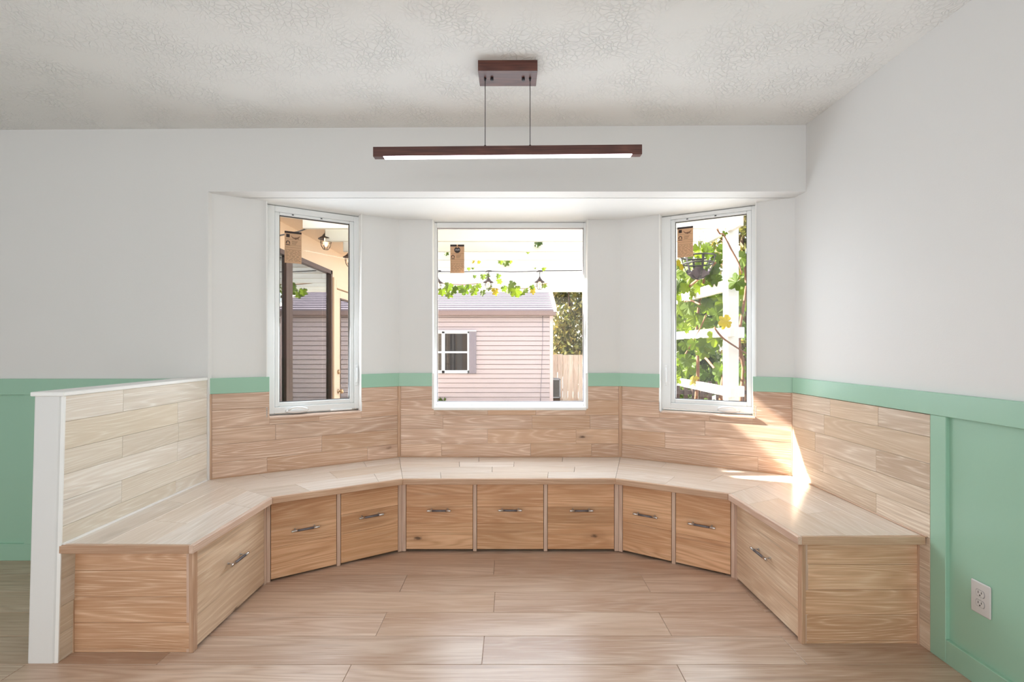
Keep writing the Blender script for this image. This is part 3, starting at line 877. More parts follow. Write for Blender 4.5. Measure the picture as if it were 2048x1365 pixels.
def unit(k, nd, pl, pr, dv, zseams, label, end=None):
    A, E_ = FRT[k], FRT[k + 1]
    L, rz = wall_frame(A, E_)
    u = thing('bench_cabinet', label, 'cabinet', (A[0], A[1], 0), rz)
    Ti = Matrix.LocRotScale(Vector((A[0], A[1], 0)), Matrix.Rotation(rz, 3, 'Z'), None).inverted()
    # dark carcass behind the fronts
    o0, o1 = Vector(OUT[k]), Vector(OUT[k + 1])
    if k == 0: o0 = Vector((-1.84, 2.07))
    if k == 4: o1 = Vector((1.78, 2.13))
    q = [Vector((0.0 if k != 0 else 0.02, 0.021)), Vector((L if k != 4 else L - 0.02, 0.021))]
    for p in (o1, o0):
        lp = Ti @ Vector((p.x, p.y, 0)); q.append(Vector((lp.x, lp.y - 0.03)))
    if k == 0: q[3].x = max(q[3].x, 0.02)
    if k == 4: q[2].x = min(q[2].x, L - 0.02)
    B().prism(q, 0.004, ZT - 0.002).obj('body', M['dark'], u)
    # upright posts
    B().box(0.0, pl, 0.0, 0.030, 0.0, ZT, (0, 0, 1), 0.0012).obj('post', M['post'], u)
    B().box(L - pr, L, 0.0, 0.030, 0.0, ZT, (0, 0, 1), 0.0012).obj('post', M['post'], u)
    dw = (L - pl - pr - dv * (nd - 1)) / nd
    for i in range(nd):
        x0 = pl + i * (dw + dv); x1 = x0 + dw; g = 0.0028
        if i: B().box(x0 - dv, x0, 0.0, 0.030, 0.0, ZT, (0, 0, 1), 0.0012).obj('divider', M['post'], u)
        dr = bpy.data.objects.new('drawer', None); COL.objects.link(dr); dr.parent = u; dr.location = (x0, 0.001, 0); dr.empty_display_size = 0.05
        zs = [0.013] + zseams[i % len(zseams)] + [ZT - 0.003]
        mat = M['clad'] if k in (0, 4) else M['drawer']
        for za, zb in zip(zs, zs[1:]):
            B().box(g, dw - g, random.uniform(0, 0.0006), 0.019, za + 0.0004, zb - 0.0004, (1, 0, 0), 0.0008).obj('plank', mat if k not in (0, 4) else M['wingdrawer'], dr)
        handle(dr, dw / 2, 0.268 + (0.002 if i == 1 else 0), 0.0)
    if end is not None:
        xa, xb, y, xpa, xpb, strip_x = end
        for za, zb in ((0.0, 0.014), (0.014, 0.128), (0.128, 0.237), (0.237, 0.349), (0.349, ZT)):
            b = B(); j = random.uniform(0, 0.0008)
            v = [Ti @ Vector(p) for p in [(xa, y + j, za + 0.0005), (xb, y + j, za + 0.0005), (xb, y + 0.02, za + 0.0005), (xa, y + 0.02, za + 0.0005),
                                          (xa, y + j, zb - 0.0005), (xb, y + j, zb - 0.0005), (xb, y + 0.02, zb - 0.0005), (xa, y + 0.02, zb - 0.0005)]]
            gv = Ti.to_3x3() @ Vector((1, 0, 0))
            b.solid(v, gv, 0.0008).obj('plank', M['endpanel'], u)
        b = B()
        v = [Ti @ Vector(p) for p in [(xpa, y - 0.004, 0), (xpb, y - 0.004, 0), (xpb, y + 0.026, 0), (xpa, y + 0.026, 0),
                                      (xpa, y - 0.004, ZT), (xpb, y - 0.004, ZT), (xpb, y + 0.026, ZT), (xpa, y + 0.026, ZT)]]
        b.solid(v, (0, 0, 1), 0.0015).obj('corner_trim', M['edge'], u)
        b = B()
        v = [Ti @ Vector(p) for p in [(strip_x - 0.004, y - 0.003, 0), (strip_x + 0.004, y - 0.003, 0), (strip_x + 0.004, y + 0.02, 0), (strip_x - 0.004, y + 0.02, 0),
                                      (strip_x - 0.004, y - 0.003, ZT), (strip_x + 0.004, y - 0.003, ZT), (strip_x + 0.004, y + 0.02, ZT), (strip_x - 0.004, y + 0.02, ZT)]]
        b.solid(v, (0, 0, 1)).obj('end_bead', M['edge'], u)
    return u


M['wingdrawer'] = wood('rustic oak drawer fronts', srgb(232, 208, 180), srgb(246, 232, 210), srgb(200, 168, 138), 0.42, 20, 0.55, 0.4, 0.6, 0.04, None, 0, 0.6)
M['endpanel'] = wood('oak end panel boards', srgb(218, 176, 142), srgb(242, 214, 186), srgb(184, 140, 106), 0.45, 34, 0.55, 0.55, 0.5, 0.04, None, 0, 0.12)
unit(0, 1, 0.018, 0.024, 0.022, [[0.235, 0.31]], 'left wing of the bench with one wide rustic drawer',
     (-1.862, -1.371, 2.061, -1.371, -1.353, -1.866))
unit(1, 2, 0.018, 0.022, 0.021, [[0.186], [0.186, 0.30]], 'bench unit with two drawers under the left casement window')
unit(2, 3, 0.026, 0.026, 0.022, [[0.180, 0.283]], 'middle bench unit with three drawers under the wide window')
unit(3, 2, 0.024, 0.018, 0.021, [[0.196], [0.190]], 'bench unit with two drawers under the right casement window')
unit(4, 1, 0.022, 0.018, 0.022, [[0.17, 0.34]], 'right wing of the bench with one wide rustic drawer',
     (1.291, 1.789, 2.121, 1.273, 1.291, 1.786))

# ------------------------------------------------------------------ pendant lamp
pend = thing('pendant_light', 'long walnut bar pendant lamp hanging from two thin cables', 'lamp', (-0.0155, 2.345, zceil(-0.0155)))
zc = zceil(-0.0155)
b = B(); b.box(-0.1405, 0.1405, -0.0635, 0.0735, -0.050, 0.001, (1, 0, 0), 0.0015); b.obj('canopy', M['walnut'], pend)
zl, zr = 2.221 - zc, 2.233 - zc


def zbar(x): return lerp(zl, zr, (x + 0.649) / 1.296)


b = B(); v = []
for dz in (0.0, 0.047):
    v += [(-0.649, -0.018, zbar(-0.649) + dz), (0.647, -0.018, zbar(0.647) + dz), (0.647, 0.018, zbar(0.647) + dz), (-0.649, 0.018, zbar(-0.649) + dz)]
b.solid(v, (1, 0, 0), 0.0012).obj('bar', M['walnut'], pend)
b = B(); v = []
for dz in (-0.002, 0.003):
    v += [(-0.601, -0.0195, zbar(-0.601) + dz), (0.600, -0.0195, zbar(0.600) + dz), (0.600, 0.0195, zbar(0.600) + dz), (-0.601, 0.0195, zbar(-0.601) + dz)]
b.solid(v, (1, 0, 0), 0.003).obj('diffuser', M['led'], pend)
for x in (-0.110, 0.108):
    b = B(); b.tube([(x, 0.0, -0.05), (x, 0.0, zbar(x) + 0.045)], 0.0018, 6)
    b.lathe([(0.006, -0.051), (0.005, -0.058), (0.0025, -0.066)], 10, (x, 0, 0)); b.lathe([(0.005, zbar(x) + 0.056), (0.005, zbar(x) + 0.046)], 10, (x, 0, 0))
    b.obj('cable', M['black'], pend)
for x in (-0.077, 0.075):
    b = B(); b.lathe([(0.0075, -0.049), (0.0075, -0.060), (0.006, -0.062)], 12, (x, 0, 0)); b.obj('canopy_screw', M['black'], pend)

# ------------------------------------------------------------------ wall outlet on the green panel
outl = thing('wall_outlet', 'grey double wall outlet on the green panel right of the bench', 'outlet', (1.807, 1.856, 0.336), math.radians(-90))
# local x runs along the wall towards the camera, -y into the room
b = B(); b.box(-0.0395, 0.0395, -0.006, 0.0, -0.062, 0.062, (0, 0, 1), 0.0035); b.obj('cover_plate', M['plate'], outl)
for s in (0.0195, -0.0195):
    b = B()
    pts = [(0.0165 * math.copysign(abs(math.cos(a)) ** 0.8, math.cos(a)), max(-0.0118, min(0.0118, 0.0165 * math.sin(a)))) for a in [i * 2 * math.pi / 28 for i in range(28)]]
    a = [b.bm.verts.new((p[0], -0.0075, p[1])) for p in pts]; c = [b.bm.verts.new((p[0], -0.005, p[1])) for p in pts]
    b.bm.faces.new(a)
    for i in range(28): b.bm.faces.new((a[i], a[(i + 1) % 28], c[(i + 1) % 28], c[i]))
    rec = b.obj('receptacle', M['plate'], outl, (0, 0, s))
    b = B()
    b.box(-0.0075, -0.0055, -0.0080, -0.0074, -0.001, 0.008); b.box(0.0055, 0.0075, -0.0080, -0.0074, 0.0, 0.008)
    b.tube([(0.0, -0.0080, -0.0065), (0.0, -0.0074, -0.0065)], 0.0026, 12)
    b.obj('slots', M['slot'], rec)
    b = B(); ring = [(p[0] * 1.14, p[1] * 1.16) for p in pts]
    a = [b.bm.verts.new((p[0], -0.0061, p[1])) for p in ring]; c = [b.bm.verts.new((p[0], -0.0061, p[1])) for p in pts]
    for i in range(28): b.bm.faces.new((a[i], a[(i + 1) % 28], c[(i + 1) % 28], c[i]))
    b.obj('rim', M['ac'], rec)
b = B(); b.tube([(0, -0.0072, 0), (0, -0.0058, 0)], 0.0028, 12); b.obj('screw', M['plate'], outl)

# ------------------------------------------------------------------ outside: ground, the other wing of the house
struct(B().box(-30, 40, 3.4, 60, -0.40, -0.15).obj('ground', M['ground']), 'dry yard ground')
XW = -2.20
ww = B()
ZSL, ZD, Y0S, Y1S, Y0D, Y1D = 2.247, 2.05, 3.62, 5.945, 6.06, 6.95
t0, t1 = XW - 0.12, XW
ww.box(t0, t1, 3.10, Y0S, -0.2, 2.52); ww.box(t0, t1, Y1S, Y0D, -0.2, 2.52); ww.box(t0, t1, Y1D, 8.6, -0.2, 2.52)
ww.box(t0, t1, Y0S, Y1S, ZSL, 2.52); ww.box(t0, t1, Y0D, Y1D, ZD, 2.52)
wp = struct(ww.obj('wall_porch', M['cream']), 'cream outside wall of the neighbouring wing')
b = B(); b.box(t1 - 0.001, t1 + 0.018, Y1S + 0.02, Y0D - 0.004, -0.2, ZD + 0.12); b.box(t1 - 0.001, t1 + 0.018, Y0D, Y1D + 0.1, ZD + 0.002, ZD + 0.10)
b.obj('door_casing', M['cream'], wp)
b = B()
b.box(-5.2, -5.08, 3.10, 8.6, -0.2, 2.6); b.box(-5.2, XW, 8.6, 8.72, -0.2, 2.6); b.box(-5.2, XW - 0.12, 3.10, 8.6, -0.2, -0.14); b.box(-5.2, XW - 0.12, 3.1, 8.6, 2.53, 2.6)
b.box(-5.2, -2.33, 3.095, 3.11, -0.2, 2.6)
b.obj('dim_room', M['darkroom'], wp)
b = B(); b.box(-2.33, -1.85, 3.12, 8.8, 2.508, 2.52); struct(b.obj('trim_2', M['cream']), 'cream soffit under the eave of the wing')
b = B()
v = [(-5.4, 3.3, 2.60), (-1.845, 3.3, 2.515), (-1.845, 8.9, 2.515), (-5.4, 8.9, 2.60), (-5.4, 3.3, 3.45), (-1.845, 3.3, 2.60), (-1.845, 8.9, 2.60), (-5.4, 8.9, 3.45)]
b.solid(v, (0, 1, 0)); struct(b.obj('roof.001', M['cream']), 'roof of the neighbouring wing')
# sliding glass door with brown frame
sd = struct(bpy.data.objects.new('door_1', None), 'brown framed sliding glass door in the cream wall'); COL.objects.link(sd)
b = B()
b.box(XW - 0.10, XW + 0.006, Y1S - 0.045, Y1S, -0.2, ZSL, (0, 0, 1)); b.box(XW - 0.10, XW + 0.006, Y0S, Y0S + 0.05, -0.2, ZSL, (0, 0, 1))
b.box(XW - 0.10, XW + 0.006, Y0S, Y1S, ZSL - 0.045, ZSL, (0, 1, 0)); b.box(XW - 0.10, XW + 0.006, Y0S, Y1S, -0.2, -0.12, (0, 1, 0))
b.obj('frame', M['brown'], sd)
b = B(); b.box(XW - 0.05, XW + 0.002, 4.735, 4.80, -0.12, ZSL - 0.045, (0, 0, 1), 0.003); b.obj('meeting_stile', M['brown'], sd)
b = B(); b.box(XW - 0.06, XW - 0.004, 4.81, 4.885, -0.12, ZSL - 0.045, (0, 0, 1), 0.003); b.obj('meeting_stile', M['brown'], sd)
B().box(XW - 0.028, XW - 0.022, Y0S + 0.05, 4.735, -0.12, ZSL - 0.045).obj('pane', M['doorglass'], sd)
B().box(XW - 0.030, XW - 0.024, 4.885, Y1S - 0.045, -0.12, ZSL - 0.045).obj('pane', M['doorglass'], sd)
# hinged cream door with a glass light and two knobs
hd = struct(bpy.data.objects.new('door_2', None), 'cream hinged door with a tall glass light'); COL.objects.link(hd)
b = B()
x0, x1 = XW - 0.05, XW - 0.005
b.box(x0, x1, Y0D + 0.01, 6.245, -0.14, ZD - 0.01, (0, 0, 1), 0.002); b.box(x0, x1, 6.78, Y1D - 0.01, -0.14, ZD - 0.01, (0, 0, 1), 0.002)
b.box(x0, x1, 6.245, 6.78, 1.93, ZD - 0.01, (0, 1, 0), 0.002); b.box(x0, x1, 6.245, 6.78, -0.14, 0.12, (0, 1, 0), 0.002)
slab = b.obj('door_slab', M['cream'], hd)
b = B(); b.box(x1, x1 + 0.006, 6.235, 6.25, 0.11, 1.94); b.box(x1, x1 + 0.006, 6.235, 6.79, 1.925, 1.94); b.box(x1, x1 + 0.006, 6.775, 6.79, 0.11, 1.94)
b.obj('glass_stop', M['brown'], slab)
B().box(XW - 0.03, XW - 0.025, 6.245, 6.78, 0.12, 1.93).obj('pane', M['doorglass'], hd)
for z, nm, r in ((0.745, 'door_knob', 0.030), (0.992, 'deadbolt', 0.026)):
    b = B()
    b.lathe([(0.030, 0.0), (0.031, 0.006), (0.012, 0.010), (0.011, 0.030), (r, 0.040), (r * 1.05, 0.052), (r * 0.7, 0.066), (0.004, 0.070)] if nm == 'door_knob'
            else [(0.029, 0.0), (0.030, 0.012), (0.022, 0.024), (0.020, 0.026), (0.004, 0.027)], 18)
    for q in b.bm.verts: q.co = Vector((q.co.z, q.co.x, q.co.y))
    b.obj(nm, M['brass'], hd, (XW - 0.006, 6.165, z))

# ------------------------------------------------------------------ pergola
perg = thing('pergola', 'white painted pergola roof, post and rails outside the bay', 'pergola')
ZJ = 2.343
for k in range(9):
    y = 4.22 + 0.51 * k
    B().box(-1.82, 1.88, y, y + 0.036, ZJ, ZJ + 0.122, (1, 0, 0), 0.003).obj('joist', M['pergola'], perg)
B().box(-1.84, 1.93, 8.62, 8.68, 2.30, 2.47, (1, 0, 0), 0.004).obj('beam', M['pergola'], perg)
B().box(1.88, 1.925, 4.0, 8.72, 2.310, 2.465, (0, 1, 0), 0.004).obj('beam', M['pergola'], perg)
for (x, y) in ((1.882, 4.20), (1.882, 8.60)):
    B().box(x, x + 0.098, y, y + 0.098, -0.15, 2.48, (0, 0, 1), 0.005).obj('post', M['pergola'], perg)
rail = [((1.905, 4.16), (1.905, 8.6), 0.872, 0.955), ((1.905, 4.16), (1.905, 8.6), 1.395, 1.480), ((1.905, 4.30), (1.905, 8.6), 1.800, 1.900)]
for (a, c, z0, z1) in rail:
    B().box(a[0] - 0.02, a[0] + 0.025, a[1], c[1], z0, z1, (0, 1, 0), 0.004).obj('rail', M['pergola'], perg)
for z0, z1 in ((0.872, 0.965), (1.385, 1.480)):
    B().box(1.95, 2.032, 4.205, 4.245, z0, z1, (1, 0, 0), 0.004).obj('rail', M['pergola'], perg)

# ------------------------------------------------------------------ leaves
def leaf_mesh(name, mat, seed):
    rr = random.Random(seed)
    out = []
    lob = [(-90, 0.55, 0), (-60, 0.34, 1), (-38, 0.50, 0), (-8, 0.30, 1), (22, 0.46, 0), (52, 0.36, 1), (74, 0.34, 0), (90, 0.12, 1)]
    half = []
    for i, (a, r, n) in enumerate(lob):
        r *= rr.uniform(0.92, 1.08)
        half.append((math.cos(math.radians(a)) * r, math.sin(math.radians(a)) * r))
        if i < len(lob) - 1:        # a tooth between lobe and notch
            a2, r2, _ = lob[i + 1]; t = 0.5
            half.append((math.cos(math.radians(lerp(a, a2, t))) * lerp(r, r2, t) * 1.10, math.sin(math.radians(lerp(a, a2, t))) * lerp(r, r2, t) * 1.10))
    right = half; left = [(-x, z) for x, z in half[1:-1]][::-1]
    pts = right + left
    verts = [(0, -0.03, 0.0)]
    for x, z in pts:
        verts.append((x, 0.30 * abs(x) ** 1.4 + 0.10 * rr.uniform(-1, 1) * abs(x) - 0.16 * min(0, z) ** 2, z))
    n = len(pts)
    faces = [(0, 1 + i, 1 + (i + 1) % n) for i in range(n)]
    me = bpy.data.meshes.new(name); me.from_pydata(verts, [], faces); me.materials.append(mat)
    return me


LM = [leaf_mesh('leaf', M['vineleaf'], s) for s in range(4)]
LY = [leaf_mesh('yellow_leaf', M['yellowleaf'], s) for s in range(2)]
rl = random.Random(11)


def leaf(parent, p, size, rz, rx, ry, yellow=False):
    me = rl.choice(LY if yellow else LM)
    o = bpy.data.objects.new('leaf', me); COL.objects.link(o); o.parent = parent
    o.location = Vector(p) - parent.location; o.scale = (size, size, size); o.rotation_euler = (rx, ry, rz)
    return o


def stem(parent, pts, r):
    pts = [Vector(p) - parent.location for p in pts]
    n = len(pts)
    # smooth the run a little
    P = []
    for i in range(n - 1):
        p0 = pts[max(i - 1, 0)]; p1 = pts[i]; p2 = pts[i + 1]; p3 = pts[min(i + 2, n - 1)]
        for t in (0, 0.33, 0.66):
            P.append(0.5 * ((2 * p1) + (-p0 + p2) * t + (2 * p0 - 5 * p1 + 4 * p2 - p3) * t * t + (-p0 + 3 * p1 - 3 * p2 + p3) * t ** 3))
    P.append(pts[-1])
    rs = [lerp(r, r * 0.55, i / (len(P) - 1)) for i in range(len(P))]
    b = B(); b.tube(P, rs, 7); return b.obj('stem', M['bark'], parent)


# vine hanging from the far end of the pergola, seen through the middle window
v1 = thing('grape_vine', 'grape vine with small leaves hanging from the pergola joists in the middle window', 'vine', (-0.3, 7.9, 2.42))


def pc(u, v, y): return ((u - 1022) / 967.0 * y, y, 1.3 + (696 - v) / 967.0 * y)


far = [(884, 583, 20), (897, 573, 22), (906, 578, 24), (899, 588, 20), (915, 576, 14), (928, 579, 26), (938, 573, 14), (948, 581, 22), (951, 574, 14), (965, 585, 16),
       (958, 571, 14), (1008, 577, 16), (1016, 578, 22), (1024, 582, 20), (1031, 582, 28), (1036, 588, 16), (1024, 568, 18), (1046, 584, 16), (1052, 581, 12),
       (1088, 571, 14), (1064, 574, 12), (978, 575, 14)]
for u, v, s in far:
    y = rl.uniform(7.5, 8.1)
    leaf(v1, pc(u, v, y), s * y / 967.0, rl.uniform(-0.6, 0.6), rl.uniform(-0.3, 0.4), rl.uniform(-0.5, 0.5))
for u, v, s in ((991, 583, 18), (986, 579, 10), (1066, 581, 16), (953, 485, 12), (960, 484, 8), (958, 524, 9), (946, 523, 9)):
    y = 7.7 if v > 540 else (5.25 if v < 500 else 6.0)
    leaf(v1, pc(u, v, y), s * y / 967.0, rl.uniform(-0.6, 0.6), rl.uniform(-0.3, 0.4), rl.uniform(-0.6, 0.6), True)
for u, v, s, y in ((897, 463, 20, 4.9), (881, 460, 9, 4.9), (893, 506, 13, 5.7), (1075, 487, 18, 5.2), (1081, 485, 12, 5.2), (1056, 503, 10, 5.7), (1090, 502, 6, 5.7),
                   (1001, 522, 14, 6.2), (1012, 525, 18, 6.2), (1021, 522, 12, 6.2), (938, 536, 11, 6.6), (946, 536, 8, 6.6), (1069, 535, 9, 6.6), (1088, 537, 11, 6.6),
                   (949, 553, 9, 7.1), (966, 553, 14, 7.1), (974, 552, 15, 7.1), (997, 552, 12, 7.1), (999, 562, 15, 7.5)):
    leaf(v1, pc(u, v, y), s * y / 967.0, rl.uniform(-0.6, 0.6), rl.uniform(-0.3, 0.4), rl.uniform(-0.5, 0.5))
stem(v1, [pc(876, 566, 8.0), pc(930, 570, 7.9), pc(985, 562, 7.8), pc(1012, 560, 7.8), pc(1040, 577, 7.8), pc(1066, 574, 7.8), pc(1100, 566, 7.9)], 0.008)
stem(v1, [pc(990, 577, 7.7), pc(1004, 581, 7.7)], 0.005)

# leafy mat on the pergola next to the house: it filters the sun
v2 = thing('grape_vine', 'leafy mat of grape vine lying on top of the pergola next to the house', 'vine', (-1.4, 4.6, 2.5))
for i in range(150):
    near = i % 2 == 0
    x, y = rl.uniform(-1.80, 0.3), (rl.uniform(4.40, 4.66) if near else rl.uniform(4.6, 5.5))
    leaf(v2, (x, y, rl.uniform(2.58, 2.60) if near else rl.uniform(2.60, 2.67)), rl.uniform(0.13, 0.20), rl.uniform(-3.1, 3.1), math.radians(90) + rl.uniform(-0.35, 0.35), rl.uniform(-0.3, 0.3))
for k in range(4):
    y = 4.5 + 0.28 * k
    stem(v2, [(-1.75, y, 2.60), (-1.3, y + 0.1, 2.50), (-0.7, y - 0.06, 2.59), (0.3, y + 0.05, 2.50)], 0.010)

# the big vine growing on the side rails, seen through the right window
v3 = thing('grape_vine', 'big bright green grape vine climbing the white rails in the right window', 'vine', (2.0, 5.2, -0.15))
n = 0
while n < 215:
    y = rl.uniform(4.38, 6.6); z = rl.uniform(0.90, 2.32)
    dens = 1.0 if z > 1.25 else 0.45
    if 1.42 < z < 1.62: dens = 0.55
    if rl.random() > dens: continue
    x = 1.90 + rl.gauss(0.03, 0.10)
    if x < 1.74: continue
    leaf(v3, (x, y, z), rl.uniform(0.11, 0.20), rl.uniform(-1.3, 0.5), rl.uniform(-0.6, 0.5), rl.uniform(-0.8, 0.8), rl.random() < 0.03)
    n += 1
for i in range(42):      # beyond the post
    y = rl.uniform(4.5, 5.6); x = y * rl.uniform(0.468, 0.515); z = rl.choice((rl.uniform(1.5, 2.3), rl.uniform(1.2, 2.3), rl.uniform(0.9, 1.2)))
    leaf(v3, (x, y, z), rl.uniform(0.12, 0.22), rl.uniform(-1.2, 0.6), rl.uniform(-0.6, 0.5), rl.uniform(-0.8, 0.8))
for px, py, s in ((1428, 536, 24), (1421, 545, 30), (1416, 505, 24), (1399, 450, 16)):
    leaf(v3, pc(px, py, 4.5), s * 4.5 / 967 * 1.2, rl.uniform(-1.0, 0.3), rl.uniform(-0.4, 0.4), rl.uniform(-0.7, 0.7))
leaf(v3, pc(1452, 644, 4.10), 0.14, 0.2, 0.2, 1.3, True)
leaf(v3, pc(1473, 564, 4.12), 0.17, -0.5, 0.5, 0.9)
leaf(v3, pc(1449, 467, 4.14), 0.06, -0.3, 0.2, 0.6)
stem(v3, [pc(1434, 458, 4.14), pc(1440, 468, 4.14), pc(1447, 470, 4.14), pc(1463, 500, 4.13), pc(1477, 526, 4.13), pc(1484, 548, 4.13)], 0.009)
stem(v3, [pc(1428, 655, 4.15), pc(1444, 675, 4.14), pc(1468, 692, 4.13), pc(1500, 712, 4.2)], 0.010)
stem(v3, [(1.99, 5.3, -0.15), (1.97, 5.2, 0.5), (1.95, 5.05, 0.95), (1.93, 5.0, 1.25), (1.96, 5.1, 1.6), (1.98, 4.9, 2.1)], 0.022)
stem(v3, [(1.99, 4.7, -0.15), (1.99, 4.62, 0.5), (1.98, 4.52, 0.98), (1.99, 4.42, 1.12), (2.0, 4.36, 1.15)], 0.026)
stem(v3, [(1.95, 5.0, 1.25), (1.93, 4.75, 1.18), (1.93, 4.45, 1.05), (1.99, 4.30, 1.02)], 0.014)
stem(v3, [(1.93, 5.4, 1.2), (1.9, 5.1, 1.33), (1.88, 4.8, 1.5), (1.86, 4.6, 1.62)], 0.010)
stem(v3, [(1.88, 5.2, 1.92), (1.84, 4.9, 1.95), (1.84, 4.6, 2.0), (1.87, 4.42, 2.08)], 0.016)
stem(v3, [(1.88, 5.6, 1.72), (1.85, 5.1, 1.80), (1.84, 4.7, 1.72)], 0.014)
stem(v3, [(2.2, 4.6, -0.15), (2.18, 4.6, 0.7), (2.22, 4.62, 1.1), (2.16, 4.58, 1.4), (2.24, 4.6, 1.9), (2.2, 4.6, 2.2)], 0.020)

# ------------------------------------------------------------------ string lights
def lantern(loc, label, s=1.0):
    o = thing('string_lantern', label, 'lantern', loc, 0, 'caged lanterns on the string lights')
    b = B()
    b.tube([(0, 0, 0.012), (0.010, 0, 0.0), (0.0, 0, -0.012), (0, 0, -0.08)], 0.0045, 8)
    b.obj('stem', M['cord'], o)
    b = B()
    b.lathe([(0.010, -0.070), (0.013, -0.088), (0.026, -0.100), (0.036, -0.116), (0.060, -0.134), (0.0735, -0.143), (0.073, -0.148), (0.056, -0.139), (0.030, -0.122), (0.008, -0.112)], 20)
    b.obj('shade', M['bronze'], o)
    b = B(); b.lathe([(0.013, -0.128), (0.016, -0.145), (0.026, -0.175), (0.024, -0.200), (0.010, -0.218), (0.001, -0.220)], 14); b.obj('bulb', M['bulb'], o)
    b = B()
    for k in range(8):
        a = k * math.pi / 4; c, s_ = math.cos(a), math.sin(a)
        b.tube([(0.050 * c, 0.050 * s_, -0.140), (0.052 * c, 0.052 * s_, -0.175), (0.045 * c, 0.045 * s_, -0.215), (0.024 * c, 0.024 * s_, -0.248)], 0.0022, 5)
    for r, z in ((0.0525, -0.178), (0.025, -0.247)):
        b.tube([(r * math.cos(i * math.pi / 8), r * math.sin(i * math.pi / 8), z) for i in range(17)], 0.0022, 5, False)
    b.obj('cage', M['bronze'], o)
    o.scale = (s, s, s)
    return o


lantern((-1.83, 4.78, 2.520), 'caged lantern hanging whole in the left window by the eave')
lantern((-1.80, 5.40, 2.455), 'second caged lantern, half cut by the right edge of the left window')
lantern((-1.015, 6.70, 2.345), 'caged lantern cut by the left edge of the middle window')
lantern((-0.314, 6.70, 2.352), 'caged lantern hanging near the centre of the middle window')
lantern((0.397, 6.70, 2.355), 'caged lantern hanging at the right of the middle window')
b = B()
pp = [(-1.78, 3.4, 2.14), (-1.80, 3.75, 2.17), (-1.81, 4.12, 2.29), (-1.82, 4.45, 2.42), (-1.83, 4.78, 2.535), (-1.825, 4.95, 2.49), (-1.81, 5.15, 2.455), (-1.80, 5.40, 2.470), (-1.80, 5.9, 2.44), (-1.75, 6.3, 2.46)]
b.tube(pp, 0.006, 7); tag(b.obj('light_cord', M['cord']), 'dark cord of string lights along the eave in the left window', 'cord')
b = B()
pp = [(-1.75, 6.70, 2.37), (-1.35, 6.70, 2.350), (-1.015, 6.70, 2.357), (-0.7, 6.70, 2.352), (-0.314, 6.70, 2.364), (0.0, 6.70, 2.352), (0.2, 6.70, 2.356), (0.397, 6.70, 2.367), (0.9, 6.70, 2.370), (1.5, 6.70, 2.385), (1.87, 6.70, 2.40)]
b.tube(pp, 0.006, 7)
for x in (-1.015, -0.314, 0.397): b.tube([(x - 0.045, 6.70, 2.360), (x, 6.70, 2.366), (x + 0.045, 6.70, 2.362)], 0.011, 8)
tag(b.obj('light_cord', M['cord']), 'dark cord of string lights across the middle window', 'cord')

# ------------------------------------------------------------------ hanging basket in the right window
hb = thing('hanging_basket', 'black metal hanging basket on chains in the right window', 'planter', (1.735, 4.48, 1.93))
b = B()
for r, z in ((0.150, 0.215), (0.132, 0.150)):
    for dz in (0.0,):
        b.tube([(r * math.cos(i * math.pi / 12), r * math.sin(i * math.pi / 12), z) for i in range(25)], 0.008, 6, False)
b.obj('rim', M['black'], hb)
for k in range(6):
    a = k * math.pi / 3 + 0.45; c, s_ = math.cos(a), math.sin(a)
    b = B(); tx, ty = -s_ * 0.010, c * 0.010
    prof = [(0.150, 0.215), (0.138, 0.15), (0.105, 0.07), (0.05, 0.01), (0.0, 0.0)]
    for (r0, z0), (r1, z1) in zip(prof, prof[1:]):
        q = [(r0 * c - tx, r0 * s_ - ty, z0), (r0 * c + tx, r0 * s_ + ty, z0), (r1 * c + tx, r1 * s_ + ty, z1), (r1 * c - tx, r1 * s_ - ty, z1)]
        q2 = [(x * 0.97, y * 0.97, z + 0.003) for x, y, z in q]
        b.solid(q + q2)
    b.obj('bar', M['black'], hb)
b = B(); b.lathe([(0.104, 0.080), (0.098, 0.066), (0.080, 0.040), (0.045, 0.014), (0.002, 0.006), (0.002, 0.012), (0.04, 0.02), (0.074, 0.046), (0.090, 0.068), (0.096, 0.080)], 18, (0, 0, 0), False)
for q in b.bm.verts:
    if q.co.z > 0.06: q.co.z += 0.03 * math.sin(3 * math.atan2(q.co.y, q.co.x) + 1)
b.obj('liner', M['liner'], hb)
for k in range(3):
    a = k * 2 * math.pi / 3 + 0.3; b = B()
    p0 = Vector((0.148 * math.cos(a), 0.148 * math.sin(a), 0.215)); p1 = Vector((0.0, 0.0, 0.62))
    nl = 16
    for i in range(nl):
        q0, q1 = p0.lerp(p1, i / nl), p0.lerp(p1, (i + 1.15) / nl)
        d = (q1 - q0).normalized(); s_ = d.cross(Vector((0, 1, 0.2)) if i % 2 else Vector((1, 0, 0.2))).normalized() * 0.006
        m_ = (q0 + q1) / 2
        b.tube([q0, m_ + s_, q1, m_ - s_, q0], 0.0018, 4, False)
    b.obj('chain', M['black'], hb)

# ------------------------------------------------------------------ shed
shed = thing('garden_shed', 'pinkish white sided garden shed with a pale ribbed roof behind the pergola', 'shed', (-1.7, 11.4, -0.15))


def so_(b, name, m): return b.obj(name, m, shed, (1.7, -11.4, 0.15))


